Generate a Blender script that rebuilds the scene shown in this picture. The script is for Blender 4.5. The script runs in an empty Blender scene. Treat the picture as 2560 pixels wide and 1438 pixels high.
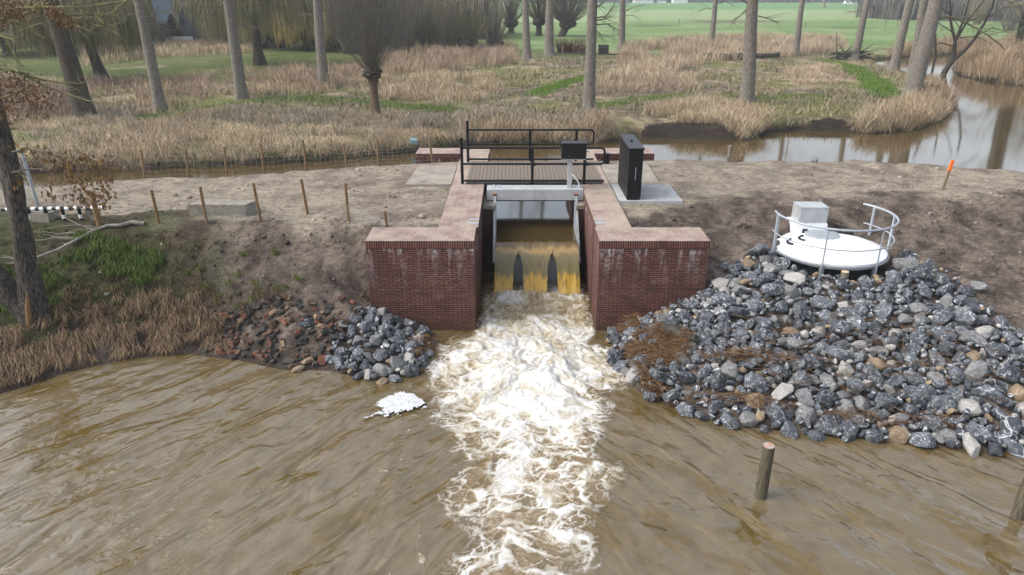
import bpy, bmesh, math, random
import numpy as np
from mathutils import Vector, Matrix, noise as mnoise, geometry as mgeo

R = math.radians
scene = bpy.context.scene
col = scene.collection
# ------------------------------------------------------------------ camera
CAM_H = 8.27; PITCH = R(22.5); FPX = 1775.0
cam = bpy.data.cameras.new('camera'); camo = bpy.data.objects.new('camera', cam); col.objects.link(camo)
camo.location = (0, 0, CAM_H); camo.rotation_euler = (R(90) - PITCH, 0, 0)
cam.sensor_width = 36; cam.lens = FPX / 2560 * 36; cam.clip_end = 4000; cam.clip_start = 0.1
scene.camera = camo
# ------------------------------------------------------------------ sky, sun, exposure
SUN_EL, SUN_AZ = R(46), R(-100)          # azimuth from +Y towards +X
w = bpy.data.worlds.new('World'); scene.world = w; w.use_nodes = True
nt = w.node_tree; bgn = nt.nodes['Background']
sky = nt.nodes.new('ShaderNodeTexSky'); sky.sky_type = 'NISHITA'; sky.sun_disc = False
sky.sun_elevation = SUN_EL; sky.sun_rotation = SUN_AZ; sky.dust_density = 4.0; sky.air_density = 1.0
hs = nt.nodes.new('ShaderNodeHueSaturation'); hs.inputs['Saturation'].default_value = 0.42; hs.inputs['Value'].default_value = 1.0
nt.links.new(sky.outputs[0], hs.inputs['Color']); nt.links.new(hs.outputs[0], bgn.inputs['Color'])
bgn.inputs['Strength'].default_value = 0.15
sl = bpy.data.lights.new('sun', 'SUN'); sl.energy = 0.6; sl.angle = R(25); sl.color = (1.0, 0.97, 0.93)
so = bpy.data.objects.new('sun', sl); col.objects.link(so)
sd = Vector((math.sin(SUN_AZ) * math.cos(SUN_EL), math.cos(SUN_AZ) * math.cos(SUN_EL), math.sin(SUN_EL)))
so.rotation_euler = sd.to_track_quat('Z', 'Y').to_euler(); so.location = (-20, 10, 40)
scene.view_settings.view_transform = 'Standard'; scene.view_settings.look = 'None'
scene.view_settings.exposure = 1.2; scene.view_settings.gamma = 1
scene.cycles.max_bounces = 6; scene.cycles.transparent_max_bounces = 6
scene.cycles.volume_bounces = 0
HAZE = 0.00055
rng = np.random.default_rng(7); random.seed(7)

# ------------------------------------------------------------------ numeric noise
def _hash(ix, iy, s):
    n = (ix.astype(np.int64) * 374761393 + iy.astype(np.int64) * 668265263 + s * 1274126177) & 0xffffffff
    n = ((n ^ (n >> 13)) * 1103515245) & 0xffffffff
    n = ((n ^ (n >> 15)) * 2246822519) & 0xffffffff
    return ((n ^ (n >> 16)) & 0xffff) / 65535.0
def vn(x, y, s=0):
    x = np.asarray(x, float); y = np.asarray(y, float)
    ix = np.floor(x); iy = np.floor(y); fx = x - ix; fy = y - iy
    fx = fx * fx * (3 - 2 * fx); fy = fy * fy * (3 - 2 * fy)
    a = _hash(ix, iy, s); b = _hash(ix + 1, iy, s); c = _hash(ix, iy + 1, s); d = _hash(ix + 1, iy + 1, s)
    return (a * (1 - fx) + b * fx) * (1 - fy) + (c * (1 - fx) + d * fx) * fy
def fbm(x, y, s=0, o=4, g=0.5):
    t = 0; a = 1; n = 0
    for i in range(o):
        t = t + a * vn(x * 2 ** i + 17.3 * i, y * 2 ** i - 9.1 * i, s + i); n += a; a *= g
    return t / n
def worley(x, y, s=0):
    ix = np.floor(x); iy = np.floor(y); f1 = np.full(x.shape, 9.0); f2 = f1.copy()
    for dx in (-1, 0, 1):
        for dy in (-1, 0, 1):
            cx, cy = ix + dx, iy + dy; d = np.hypot(cx + _hash(cx, cy, s) - x, cy + _hash(cx, cy, s + 7) - y)
            f2 = np.where(d < f1, f1, np.minimum(f2, d)); f1 = np.minimum(f1, d)
    return f2 - f1
def sst(a, b, x):
    t = np.clip((np.asarray(x, float) - a) / (b - a), 0, 1); return t * t * (3 - 2 * t)
def lerp(a, b, t): return a + (b - a) * t

# ------------------------------------------------------------------ pixel of the photo -> point on a level
def at(x, y, z=0.0):
    u = (x - 1280) / FPX; v = (719 - y) / FPX
    Y = math.cos(PITCH) + v * math.sin(PITCH); Z = -math.sin(PITCH) + v * math.cos(PITCH)
    t = (z - CAM_H) / Z
    return (u * t, Y * t, z)
def atY(x, y, Yw):
    u = (x - 1280) / FPX; v = (719 - y) / FPX
    Y = math.cos(PITCH) + v * math.sin(PITCH); Z = -math.sin(PITCH) + v * math.cos(PITCH)
    t = Yw / Y
    return Vector((u * t, Yw, CAM_H + Z * t))
def inpoly(px, py, poly):
    px = np.asarray(px, float); py = np.asarray(py, float); r = np.zeros(px.shape, bool); n = len(poly)
    for i in range(n):
        x0, y0 = poly[i]; x1, y1 = poly[(i + 1) % n]
        if y0 == y1: continue
        c = ((y0 > py) != (y1 > py)) & (px < (x1 - x0) * (py - y0) / (y1 - y0) + x0); r ^= c
    return r
def polydist(px, py, pts, closed=True):
    d = np.full(np.shape(px), 1e18); n = len(pts)
    for i in range(n if closed else n - 1):
        ax, ay = pts[i]; bx, by = pts[(i + 1) % n]; dx, dy = bx - ax, by - ay; L = dx * dx + dy * dy + 1e-12
        t = np.clip(((px - ax) * dx + (py - ay) * dy) / L, 0, 1)
        d = np.minimum(d, (px - ax - t * dx) ** 2 + (py - ay - t * dy) ** 2)
    return np.sqrt(d)
def P2(lst, z): return [at(x, y, z)[:2] for x, y in lst]

# ------------------------------------------------------------------ the lie of the land
ZUP = 1.30
LOW = P2([(-1600, 1500), (-700, 1190), (-300, 1070), (0, 985), (150, 940), (330, 897), (480, 888), (600, 903), (720, 926), (830, 930), (940, 950), (1030, 938), (1085, 900), (1108, 850), (1116, 826)], 0) \
    + [(2.2, 16.9)] + P2([(1525, 872), (1545, 920), (1600, 985), (1700, 1028), (1800, 1062), (1900, 1076), (2050, 1088), (2200, 1103), (2350, 1118), (2560, 1140), (3000, 1190), (4200, 1350)], 0)
LX = np.array([p[0] for p in LOW]); LY = np.array([p[1] for p in LOW])
CRX = np.array([-80, -16, -13, -9, -7, -5, -4, -2, 2.9, 4, 6, 7.5, 10, 14, 20, 80.0]); CRY = np.array([18.8, 18.8, 18.9, 18.9, 18.8, 18.9, 18.6, 18.2, 18.2, 19.6, 20.9, 21.4, 21.6, 21.8, 21.5, 20.0])
BK = P2([(-900, 530), (-300, 505), (0, 474), (300, 455), (500, 447), (700, 436), (1000, 414), (1150, 407), (1640, 404.5), (2150, 405.5), (2300, 414), (2560, 432), (3000, 468), (3800, 530)], 2.4)
BX = np.array([p[0] for p in BK]); BY = np.array([p[1] for p in BK])
FAR_PX = [(-900, 520), (-300, 470), (0, 440), (300, 430), (500, 418), (700, 410), (900, 398), (1050, 382), (1150, 368), (1300, 362), (1500, 361), (1560, 356), (1600, 350), (1700, 348), (1800, 351), (1880, 354), (1920, 338), (2000, 328), (2100, 331), (2180, 338), (2290, 330), (2360, 307), (2400, 275), (2390, 240), (2355, 214), (2320, 198), (2260, 186), (2200, 167), (2172, 154), (2230, 147), (2300, 142), (2380, 138), (2490, 129), (2500, 138), (2410, 152), (2374, 170), (2385, 188), (2450, 202), (2560, 216), (2800, 245), (3400, 310)]
RIV = P2(FAR_PX, ZUP) + [(x, y + 1.1) for x, y in reversed(list(zip(BX, BY))) if -20 < x < 30]
def height(X, Y, rough=True):
    X = np.asarray(X, float); Y = np.asarray(Y, float)
    d = polydist(X, Y, RIV); inside = inpoly(X, Y, RIV)
    yb = np.interp(X, BX, BY)
    near = (Y < yb + 1.6) | ((Y < 32) & (X < 12)) & (Y < yb + 2)
    n1 = fbm(X * .35, Y * .35, 3, 4); n2 = fbm(X * 1.7, Y * 1.7, 11, 3)
    far_top = 1.92 + (n1 - .5) * .35 * sst(140, 60, Y) + (n2 - .5) * .10 * sst(90, 50, Y)
    jag = (fbm(X * .9, Y * .9, 21, 3) - .5) * .5
    tf = sst(-.05, 1.0, d + jag * .7); hf = lerp(1.22, far_top, tf * .75 + .25 * sst(0, 4, d))
    tn = sst(0, 1.0, d); hn = lerp(1.2, 2.42, tn)
    h = np.where(near, hn, hf)
    h = np.where(inside, 1.28 - np.minimum(d * .6, .9), h)
    # lower bank
    ys = np.interp(X, LX, LY); yc = np.interp(X, CRX, CRY)
    tl = np.clip((Y - ys) / np.maximum(yc - ys, .3), -3, 1)
    left = np.where(tl < 0, tl * 2.2, np.interp(tl, [0, .12, .45, .8, 1.0], [0, .12, .85, 1.95, 2.42]))
    right = np.where(tl < 0, tl * 4.5, np.interp(tl, [0, .3, .52, .72, .93, 1.0], [-.02, .80, 1.40, 1.72, 2.33, 2.42]))
    low = np.where(X < .6, left, np.maximum(right, -1.6))
    low = np.maximum(low, -1.6)
    nb = (fbm(X * .8, Y * .8, 31, 3) - .5) * .30 + (fbm(X * 2.6, Y * 2.6, 41, 4, .6) - .5) * .30
    ba = sst(0, .25, tl) * sst(1.02, .85, tl)
    low = low + nb * ba
    h = np.where(Y < yc, low, h)
    # sandy path undulation, flat by the bridge
    pathm = (Y >= yc) & (Y < yb + .3)
    flat = 1 - sst(.2, 1.2, np.maximum(np.maximum(-4.0 - X, X - 5.3), 0)) 
    h = h + np.where(pathm, (fbm(X * .6, Y * .6, 51, 3) - .5) * .22 * (1 - flat) + (fbm(X * 3.2, Y * 3.2, 61, 2) - .5) * .075 * (1 - .8 * flat), 0)
    rut = np.exp(-((Y - 23.2 - .3 * np.sin(X * .35)) / .16) ** 2) + np.exp(-((Y - 24.7 - .3 * np.sin(X * .35)) / .16) ** 2)
    h = h - np.where(pathm, rut * .05 * (1 - flat) * sst(.35, .6, fbm(X * .8, Y * .2, 57, 2)), 0)
    ch = (X > -1.75) & (X < 2.95) & (Y > 16.6) & (Y < 28.3)
    h = np.where(ch, np.where(Y < 21.8, -1.2, .2), h)
    # stones lie low against the wing walls near the tail water
    capl = np.where(Y < 17.6, np.interp(X, [-6.5, -4.8, -3.7, -2.3, -1.8], [9, 1.3, .68, .08, -.35]), 9)
    capr = np.where(Y < 17.4, np.interp(X, [2.2, 2.6, 5.0, 6.5, 8], [-.2, .0, 1.08, 1.6, 9]), 9)
    h = np.minimum(h, np.where(X < .6, capl, capr))
    hole = (np.hypot(X - 8.83, Y - 18.72) < 1.28) | ((np.hypot(X - 8.83, Y - 18.72) < 1.85) & (Y < 18.6))
    h = np.where(hole, np.minimum(h, 1.18), h)
    return h
def gz(x, y): return float(height(np.array([x]), np.array([y]))[0])
def gp(px, py, z0=2.0):
    """where the sight line through a photo pixel meets the ground"""
    a_ = Vector(at(px, py, 3.3)); b_ = Vector(at(px, py, -.3)); lo, hi = 0.0, 1.0
    for n in (48, 16):
        t = np.linspace(lo, hi, n); X = a_.x + (b_.x - a_.x) * t; Y = a_.y + (b_.y - a_.y) * t; Z = a_.z + (b_.z - a_.z) * t
        under = np.nonzero(Z <= height(X, Y))[0]; k = int(under[0]) if len(under) else n - 1; lo, hi = t[max(k - 1, 0)], t[k]
    p = a_.lerp(b_, float(hi)); return Vector((p.x, p.y, gz(p.x, p.y)))

# ------------------------------------------------------------------ material helpers
def mat(name):
    m = bpy.data.materials.new(name); m.use_nodes = True
    return m, m.node_tree, m.node_tree.nodes['Principled BSDF']
def N(nt, t, **kw):
    n = nt.nodes.new(t)
    for k, v in kw.items():
        if k.startswith('i_'): n.inputs[k[2:].replace('_', ' ')].default_value = v
        else: setattr(n, k, v)
    return n
def coords(nt, kind='Object', scale=(1, 1, 1), rot=(0, 0, 0)):
    tc = N(nt, 'ShaderNodeTexCoord'); mp = N(nt, 'ShaderNodeMapping'); mp.inputs['Scale'].default_value = scale; mp.inputs['Rotation'].default_value = rot
    nt.links.new(tc.outputs[kind], mp.inputs['Vector']); return mp.outputs[0]
def noise(nt, vec, sc, det=4, rough=.55, dist=0):
    n = N(nt, 'ShaderNodeTexNoise'); n.inputs['Scale'].default_value = sc; n.inputs['Detail'].default_value = det
    n.inputs['Roughness'].default_value = rough; n.inputs['Distortion'].default_value = dist
    nt.links.new(vec, n.inputs['Vector']); return n.outputs['Fac']
def ramp(nt, fac, stops):
    r = N(nt, 'ShaderNodeValToRGB'); e = r.color_ramp.elements
    while len(e) < len(stops): e.new(.5)
    for i, (p, c) in enumerate(stops):
        e[i].position = p; e[i].color = (c, c, c, 1) if isinstance(c, (int, float)) else (*c, 1)
    nt.links.new(fac, r.inputs[0]); return r.outputs[0]
def mix(nt, fac, a, b, mode='MIX'):
    m = N(nt, 'ShaderNodeMix', data_type='RGBA', blend_type=mode)
    for s, v in ((0, fac), (6, a), (7, b)):
        if isinstance(v, (int, float)): m.inputs[s].default_value = v
        elif isinstance(v, tuple): m.inputs[s].default_value = (*v, 1)
        else: nt.links.new(v, m.inputs[s])
    return m.outputs[2]
def mth(nt, op, a, b=None, clamp=False):
    m = N(nt, 'ShaderNodeMath', operation=op, use_clamp=clamp)
    for s, v in ((0, a), (1, b)):
        if v is None: continue
        if isinstance(v, (int, float)): m.inputs[s].default_value = v
        else: nt.links.new(v, m.inputs[s])
    return m.outputs[0]
def bump(nt, bsdf, h, strength=.5, dist=.02):
    b = N(nt, 'ShaderNodeBump'); b.inputs['Strength'].default_value = strength; b.inputs['Distance'].default_value = dist
    nt.links.new(h, b.inputs['Height']); nt.links.new(b.outputs[0], bsdf.inputs['Normal']); return b
def setb(b, rough=.8, metal=0, spec=.3):
    b.inputs['Roughness'].default_value = rough; b.inputs['Metallic'].default_value = metal; b.inputs['Specular IOR Level'].default_value = spec
def attr(nt, name):
    return N(nt, 'ShaderNodeAttribute', attribute_name=name)
def noisy(name, c1, c2, sc=6, rough=.8, metal=0, spec=.3, stretch=(1, 1, 1), bmp=.3, bd=.01, det=5, lo=.3, hi=.7):
    m, nt, b = mat(name); setb(b, rough, metal, spec)
    if metal < .3 and max(c2) < .55: c1 = tuple(c * KA for c in c1); c2 = tuple(c * KA for c in c2)
    v = coords(nt, 'Object', stretch); f = noise(nt, v, sc, det)
    nt.links.new(ramp(nt, f, [(lo, c1), (hi, c2)]), b.inputs['Base Color'])
    if bmp: bump(nt, b, f, bmp, bd)
    return m
M = {}
KA = .70
M['black'] = noisy('black_paint', (.006, .0065, .008), (.011, .012, .014), 5, .38, 0, .28, bmp=.05)
M['galv'] = noisy('galvanised', (.27, .30, .33), (.38, .41, .44), 9, .5, .35, .4, bmp=.03)
M['alu'] = noisy('aluminium', (.36, .375, .385), (.48, .49, .50), 4, .45, .35, .4, bmp=.03)
M['steel_grey'] = noisy('painted_steel', (.22, .25, .28), (.30, .33, .36), 8, .5, .2, .4, bmp=.03)
M['white'] = noisy('white_polyester', (.66, .68, .70), (.72, .735, .75), 3, .35, 0, .5, bmp=.03)
M['dark'] = noisy('dark_void', (.008, .009, .012), (.02, .022, .028), 4, .7)
M['concrete'] = noisy('concrete', (.34, .35, .36), (.52, .53, .53), 3.5, .85, bmp=.25, lo=.25, hi=.6)
M['old_concrete'] = noisy('old_concrete', (.20, .18, .15), (.38, .35, .29), 6, .9, bmp=.4)
M['post'] = noisy('fence_post_wood', (.18, .10, .04), (.32, .20, .09), 7, .8, stretch=(6, 6, .7), bmp=.4)
M['postdark'] = noisy('wet_post_wood', (.035, .03, .02), (.17, .145, .095), 6, .75, stretch=(7, 7, .8), bmp=.6)
M['postgrey'] = noisy('grey_post_wood', (.16, .14, .11), (.30, .27, .22), 6, .8, stretch=(7, 7, .8), bmp=.5)
M['cut'] = noisy('cut_wood', (.40, .28, .18), (.60, .46, .33), 12, .8)
M['plank'] = noisy('deck_wood', (.155, .125, .10), (.27, .225, .185), 5, .8, stretch=(10, .8, 10), bmp=.4)
M['wire'] = noisy('wire', (.34, .36, .36), (.50, .52, .52), 8, .4, .6, .5, bmp=0)
M['orange'] = noisy('orange_paint', (.85, .13, .015), (.95, .20, .03), 8, .6)
M['blue'] = noisy('blue_plastic', (.10, .40, .60), (.25, .58, .75), 8, .4)
M['bark'] = noisy('poplar_bark', (.115, .10, .082), (.36, .325, .28), 7, .9, stretch=(5, 5, .8), bmp=1, bd=.06, lo=.36, hi=.64)
M['barkdark'] = noisy('dark_bark', (.040, .033, .026), (.105, .085, .065), 5, .9, stretch=(5, 5, 1), bmp=.9, bd=.04)
M['barkgrey'] = noisy('alder_bark', (.035, .030, .025), (.17, .148, .124), 6, .9, stretch=(6, 6, 1), bmp=1, bd=.06, lo=.40, hi=.62)
M['barkred'] = noisy('willow_bark', (.10, .065, .045), (.22, .155, .115), 6, .9, stretch=(6, 6, .9), bmp=.9, bd=.04)
M['twig'] = noisy('bare_twigs', (.12, .105, .085), (.24, .21, .17), 3, .9, bmp=0)
M['twigolive'] = noisy('olive_twigs', (.15, .14, .075), (.28, .25, .14), 2, .9, bmp=0)
M['willow'] = noisy('weeping_strands', (.20, .18, .075), (.38, .33, .15), .6, .9, bmp=0)
M['willowgold'] = noisy('golden_strands', (.33, .25, .08), (.54, .43, .15), .6, .9, bmp=0)
M['willowdark'] = noisy('olive_strands', (.15, .145, .075), (.30, .275, .15), .6, .9, bmp=0)
M['lichen'] = noisy('lichen_twigs', (.15, .14, .05), (.33, .32, .17), 4, .9, bmp=0)
M['redtwig'] = noisy('red_twigs', (.13, .05, .04), (.21, .09, .07), 3, .9, bmp=0)
M['deadleaf'] = noisy('dead_leaves', (.14, .075, .02), (.29, .17, .06), 9, .85, bmp=0)
M['rustleaf'] = noisy('rust_leaves', (.13, .07, .03), (.25, .145, .07), 9, .85, bmp=0)
M['conifer'] = noisy('conifer', (.008, .020, .012), (.025, .045, .028), 3, .8, bmp=0)
M['slate'] = noisy('house_cladding', (.10, .145, .215), (.15, .20, .275), 1, .6, bmp=0)
M['slatedark'] = noisy('house_roof', (.05, .06, .075), (.08, .09, .11), 1, .6, bmp=0)
M['whitewall'] = noisy('white_wall', (.52, .55, .58), (.66, .68, .70), 1, .7, bmp=0)
M['glassdark'] = noisy('dark_glass', (.02, .03, .045), (.04, .055, .075), 1, .15, 0, .6, bmp=0)
M['carwhite'] = noisy('white_car_paint', (.78, .8, .82), (.82, .84, .86), 1, .3, 0, .5, bmp=0)
M['tyre'] = noisy('tyre', (.012, .012, .012), (.02, .02, .02), 5, .9, bmp=0)
M['roofred'] = noisy('roof_tiles', (.16, .08, .06), (.22, .12, .09), 2, .8, bmp=0)
M['log'] = noisy('mossy_log', (.03, .03, .022), (.085, .08, .06), 4, .9, bmp=.8)
M['paleLog'] = noisy('pale_log', (.22, .20, .17), (.42, .39, .34), 4, .9, bmp=.5)
M['reflector'] = noisy('stake_wood', (.27, .2, .13), (.38, .29, .2), 7, .8, stretch=(5, 5, .6), bmp=.3)

def vcol_mat(name, rough=.9, sc=30, amt=.35, trans=0):
    m, nt, b = mat(name); setb(b, rough, 0, .15)
    a = attr(nt, 'col'); v = coords(nt, 'Object'); f = noise(nt, v, sc, 3)
    nt.links.new(mix(nt, 1.0, a.outputs['Color'], ramp(nt, f, [(.25, 1 - amt), (.75, 1 + amt)]), 'MULTIPLY'), b.inputs['Base Color'])
    return m
M['grass'] = vcol_mat('grass_blades', .85, 6, .2)

# ground material: cover colour from the terrain, soil grain from noise
m, nt, b = mat('ground_cover'); setb(b, .95, 0, .12); M['ground'] = m
a = attr(nt, 'col'); v = coords(nt, 'Object')
f1 = noise(nt, v, 1.3, 6, .62); f2 = noise(nt, coords(nt, 'Object', (1, 1.6, 1)), 5.5, 6, .68, .6); f3 = noise(nt, v, 26, 4, .65)
c = mix(nt, 1.0, a.outputs['Color'], ramp(nt, f2, [(.32, .42), (.50, .96), (.70, 1.30)]), 'MULTIPLY')
c = mix(nt, 1.0, c, ramp(nt, f3, [(.30, .68), (.62, 1.14)]), 'MULTIPLY')
c = mix(nt, 1.0, c, ramp(nt, f1, [(.3, .80), (.7, 1.14)]), 'MULTIPLY')
# small pale flecks
vo = N(nt, 'ShaderNodeTexVoronoi'); vo.inputs['Scale'].default_value = 9; nt.links.new(v, vo.inputs['Vector'])
nt.links.new(c, b.inputs['Base Color'])
hh = mth(nt, 'ADD', mth(nt, 'MULTIPLY', f2, 1.0), mth(nt, 'MULTIPLY', f3, .3))
bump(nt, b, hh, 1.0, .11)

# brick: UV in metres
def brick_mat(name, bw, bh, stain, c1=(.245, .102, .078), c2=(.150, .068, .056), mort=(.022, .019, .020), msize=.010, dirt=.0, off=.5, flat=False):
    m, nt, b = mat(name); setb(b, .82, 0, .25)
    c1, c2, mort = (tuple(c * KA for c in q_) for q_ in (c1, c2, mort))
    tc = N(nt, 'ShaderNodeTexCoord')
    br = N(nt, 'ShaderNodeTexBrick', offset=off, squash=1.0)
    br.inputs['Scale'].default_value = 1; br.inputs['Brick Width'].default_value = bw; br.inputs['Row Height'].default_value = bh
    br.inputs['Mortar Size'].default_value = msize; br.inputs['Mortar Smooth'].default_value = .15; br.inputs['Bias'].default_value = 0
    br.inputs['Color1'].default_value = (*c1, 1); br.inputs['Color2'].default_value = (*c2, 1); br.inputs['Mortar'].default_value = (*mort, 1)
    nt.links.new(tc.outputs['UV'], br.inputs['Vector'])
    mp = N(nt, 'ShaderNodeMapping'); nt.links.new(tc.outputs['UV'], mp.inputs['Vector'])
    f = noise(nt, mp.outputs[0], 2.2, 5); g = noise(nt, mp.outputs[0], 22, 3)
    c = mix(nt, 1, br.outputs['Color'], ramp(nt, f, [(.3, .78), (.7, 1.22)]), 'MULTIPLY')
    c = mix(nt, 1, c, ramp(nt, g, [(.3, .82), (.7, 1.15)]), 'MULTIPLY')
    if stain:   # lime blooms and runs under the coping
        mp2 = N(nt, 'ShaderNodeMapping'); mp2.inputs['Scale'].default_value = (5.2, .75, 1); nt.links.new(tc.outputs['UV'], mp2.inputs['Vector'])
        s1 = ramp(nt, noise(nt, mp2.outputs[0], 1, 4, .6), [(.50, 0.0), (.62, 1.0)])
        s2 = ramp(nt, noise(nt, mp.outputs[0], 9, 4, .7), [(.40, 0.0), (.62, 1.0)])
        sp = N(nt, 'ShaderNodeSeparateXYZ'); nt.links.new(tc.outputs['UV'], sp.inputs[0])
        hgt = ramp(nt, mth(nt, 'MULTIPLY', sp.outputs[1], .4), [(.30, 0.0), (.62, .18), (.84, .42), (.915, 1.0)])
        st = mth(nt, 'MULTIPLY', mth(nt, 'MULTIPLY', s1, s2), hgt)
        sp3 = ramp(nt, noise(nt, mp.outputs[0], 4.5, 2, .5), [(.70, 0.0), (.76, .5)])
        c = mix(nt, mth(nt, 'ADD', mth(nt, 'MULTIPLY', st, 1.0), mth(nt, 'MULTIPLY', sp3, .25), True), c, (.46, .445, .45))
        # green-brown tide line close to the water
        td = ramp(nt, mth(nt, 'MULTIPLY', sp.outputs[1], .4), [(.02, .6), (.16, 0.0)])
        c = mix(nt, td, c, (.055, .035, .018))
    if dirt:    # sand tracked over the paving
        d = ramp(nt, noise(nt, mp.outputs[0], 1.1, 5, .6), [(.5 - dirt * .25, 0.0), (.75 - dirt * .2, .75)])
        c = mix(nt, d, c, (.33, .28, .22))
    nt.links.new(c, b.inputs['Base Color'])
    h = mth(nt, 'ADD', mth(nt, 'MULTIPLY', br.outputs['Fac'], -1.0), mth(nt, 'MULTIPLY', g, .5))
    bump(nt, b, h, .5, .008)
    return m
M['brick'] = brick_mat('brick_wall', .22, .06, True)
M['brickdark'] = brick_mat('inner_brick', .22, .06, False, (.12, .045, .034), (.07, .03, .026))
TOP1, TOP2, TM = (.47, .345, .30), (.36, .25, .215), (.20, .16, .145)
M['coping'] = brick_mat('coping_top', .21, .06, False, TOP1, TOP2, TM, .008, .42, 0)
M['copingsand'] = brick_mat('sandy_coping_top', .21, .06, False, TOP1, TOP2, TM, .005, .75, 0)
M['soldier'] = brick_mat('soldier_course', .21, .06, False, (.25, .105, .082), (.17, .075, .062), (.022, .019, .02), .011, 0, 0)
M['paver'] = brick_mat('grey_pavers', .21, .07, False, (.42, .39, .34), (.30, .28, .26), (.15, .14, .13), .012, .55, .5)

# rock: blue-grey limestone with white calcite veins
def rock_mat(name, c1, c2, vein, va):
    m, nt, b = mat(name); setb(b, .62, 0, .4)
    c1, c2 = (tuple(c * .68 for c in q_) for q_ in (c1, c2))
    tc = N(nt, 'ShaderNodeTexCoord'); oi = N(nt, 'ShaderNodeObjectInfo')
    ad = N(nt, 'ShaderNodeVectorMath', operation='ADD'); nt.links.new(tc.outputs['Object'], ad.inputs[0])
    mu = N(nt, 'ShaderNodeVectorMath', operation='SCALE'); nt.links.new(oi.outputs['Location'], mu.inputs[0]); mu.inputs['Scale'].default_value = 3.7
    nt.links.new(mu.outputs[0], ad.inputs[1]); v = ad.outputs[0]
    f = noise(nt, v, 4.5, 5, .6); g = noise(nt, v, 18, 4, .65)
    c = ramp(nt, f, [(.3, c1), (.7, c2)])
    c = mix(nt, 1, c, ramp(nt, g, [(.3, .78), (.7, 1.18)]), 'MULTIPLY')
    # veins: thin bands where a distorted noise crosses its middle
    n2 = noise(nt, v, 1.3, 2, .5, 1.3); n3 = noise(nt, v, 2.8, 2, .5, 1.0)
    v1 = mth(nt, 'ABSOLUTE', mth(nt, 'SUBTRACT', n2, .5)); v2 = mth(nt, 'ABSOLUTE', mth(nt, 'SUBTRACT', n3, .47))
    k = mth(nt, 'ADD', ramp(nt, v1, [(.0, va), (.016, 0.0)]), mth(nt, 'MULTIPLY', ramp(nt, v2, [(.0, va), (.020, 0.0)]), ramp(nt, f, [(.45, 0.0), (.6, 1.0)])), True)
    pl = ramp(nt, noise(nt, v, 1.3, 3, .6, .8), [(.63, 0.0), (.70, va * .8)])
    c = mix(nt, mth(nt, 'MAXIMUM', k, pl), c, vein)
    nt.links.new(c, b.inputs['Base Color']); bump(nt, b, mth(nt, 'ADD', f, g), .5, .03)
    return m
M['rock_dark'] = rock_mat('dark_slate_rock', (.030, .036, .046), (.070, .080, .098), (.50, .52, .54), .75)
M['rock_blue'] = rock_mat('blue_grey_rock', (.060, .072, .090), (.135, .152, .178), (.60, .61, .62), .8)
M['rock_grey'] = rock_mat('light_grey_rock', (.14, .145, .15), (.26, .262, .262), (.55, .55, .53), .5)
M['rock_pale'] = rock_mat('pale_rock', (.33, .32, .30), (.50, .48, .45), (.65, .64, .6), .35)
M['rock_tan'] = rock_mat('tan_rock', (.20, .14, .085), (.37, .28, .18), (.48, .42, .34), .3)
def brickbat(name, a_, b_): return noisy(name, a_, b_, 14, .9, bmp=.4, bd=.02)
M['bat_red'] = brickbat('red_brickbat', (.15, .058, .036), (.26, .11, .07))
M['bat_brown'] = brickbat('brown_brickbat', (.10, .058, .038), (.19, .12, .08))
M['bat_dark'] = brickbat('dark_brickbat', (.040, .036, .032), (.085, .078, .07))
M['bat_buff'] = brickbat('buff_brickbat', (.25, .17, .10), (.38, .28, .18))
M['straw'] = noisy('reed_litter', (.075, .038, .017), (.22, .125, .055), 9, .85, bmp=0)

# ------------------------------------------------------------------ object helpers
def tag(o, label=None, cat=None, group=None, kind=None):
    if label: o['label'] = label
    if cat: o['category'] = cat
    if group: o['group'] = group
    if kind: o['kind'] = kind
    return o
def link(name, me, material=None, parent=None, smooth=False):
    o = bpy.data.objects.new(name, me); col.objects.link(o)
    if material is not None:
        for mm in (material if isinstance(material, (list, tuple)) else [material]): me.materials.append(mm)
    if parent is not None: o.parent = parent
    if smooth: me.shade_smooth()
    return o
def empty(name, loc=(0, 0, 0), rz=0):
    o = bpy.data.objects.new(name, None); col.objects.link(o); o.location = loc; o.rotation_euler = (0, 0, rz); o.empty_display_size = .2; return o
def fast_mesh(name, V, F3=None, F4=None, colr=None, mi=None, smooth=False):
    """numpy verts + triangle / quad index arrays -> mesh"""
    me = bpy.data.meshes.new(name); V = np.asarray(V, np.float32)
    n3 = 0 if F3 is None else len(F3); n4 = 0 if F4 is None else len(F4)
    me.vertices.add(len(V)); me.vertices.foreach_set('co', V.ravel())
    idx = np.concatenate([a_.ravel() for a_ in (F3, F4) if a_ is not None and len(a_)]).astype(np.int32)
    me.loops.add(len(idx)); me.loops.foreach_set('vertex_index', idx)
    me.polygons.add(n3 + n4)
    st = np.concatenate([np.arange(n3) * 3, n3 * 3 + np.arange(n4) * 4]).astype(np.int32)
    me.polygons.foreach_set('loop_start', st)
    if mi is not None: me.polygons.foreach_set('material_index', np.asarray(mi, np.int32))
    me.update(calc_edges=True)
    if smooth: me.polygons.foreach_set('use_smooth', np.ones(n3 + n4, bool))
    if colr is not None:
        ca = me.color_attributes.new('col', 'FLOAT_COLOR', 'POINT'); c4 = np.ones((len(V), 4), np.float32); c4[:, :3] = colr
        ca.data.foreach_set('color', c4.ravel())
    return me
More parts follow.
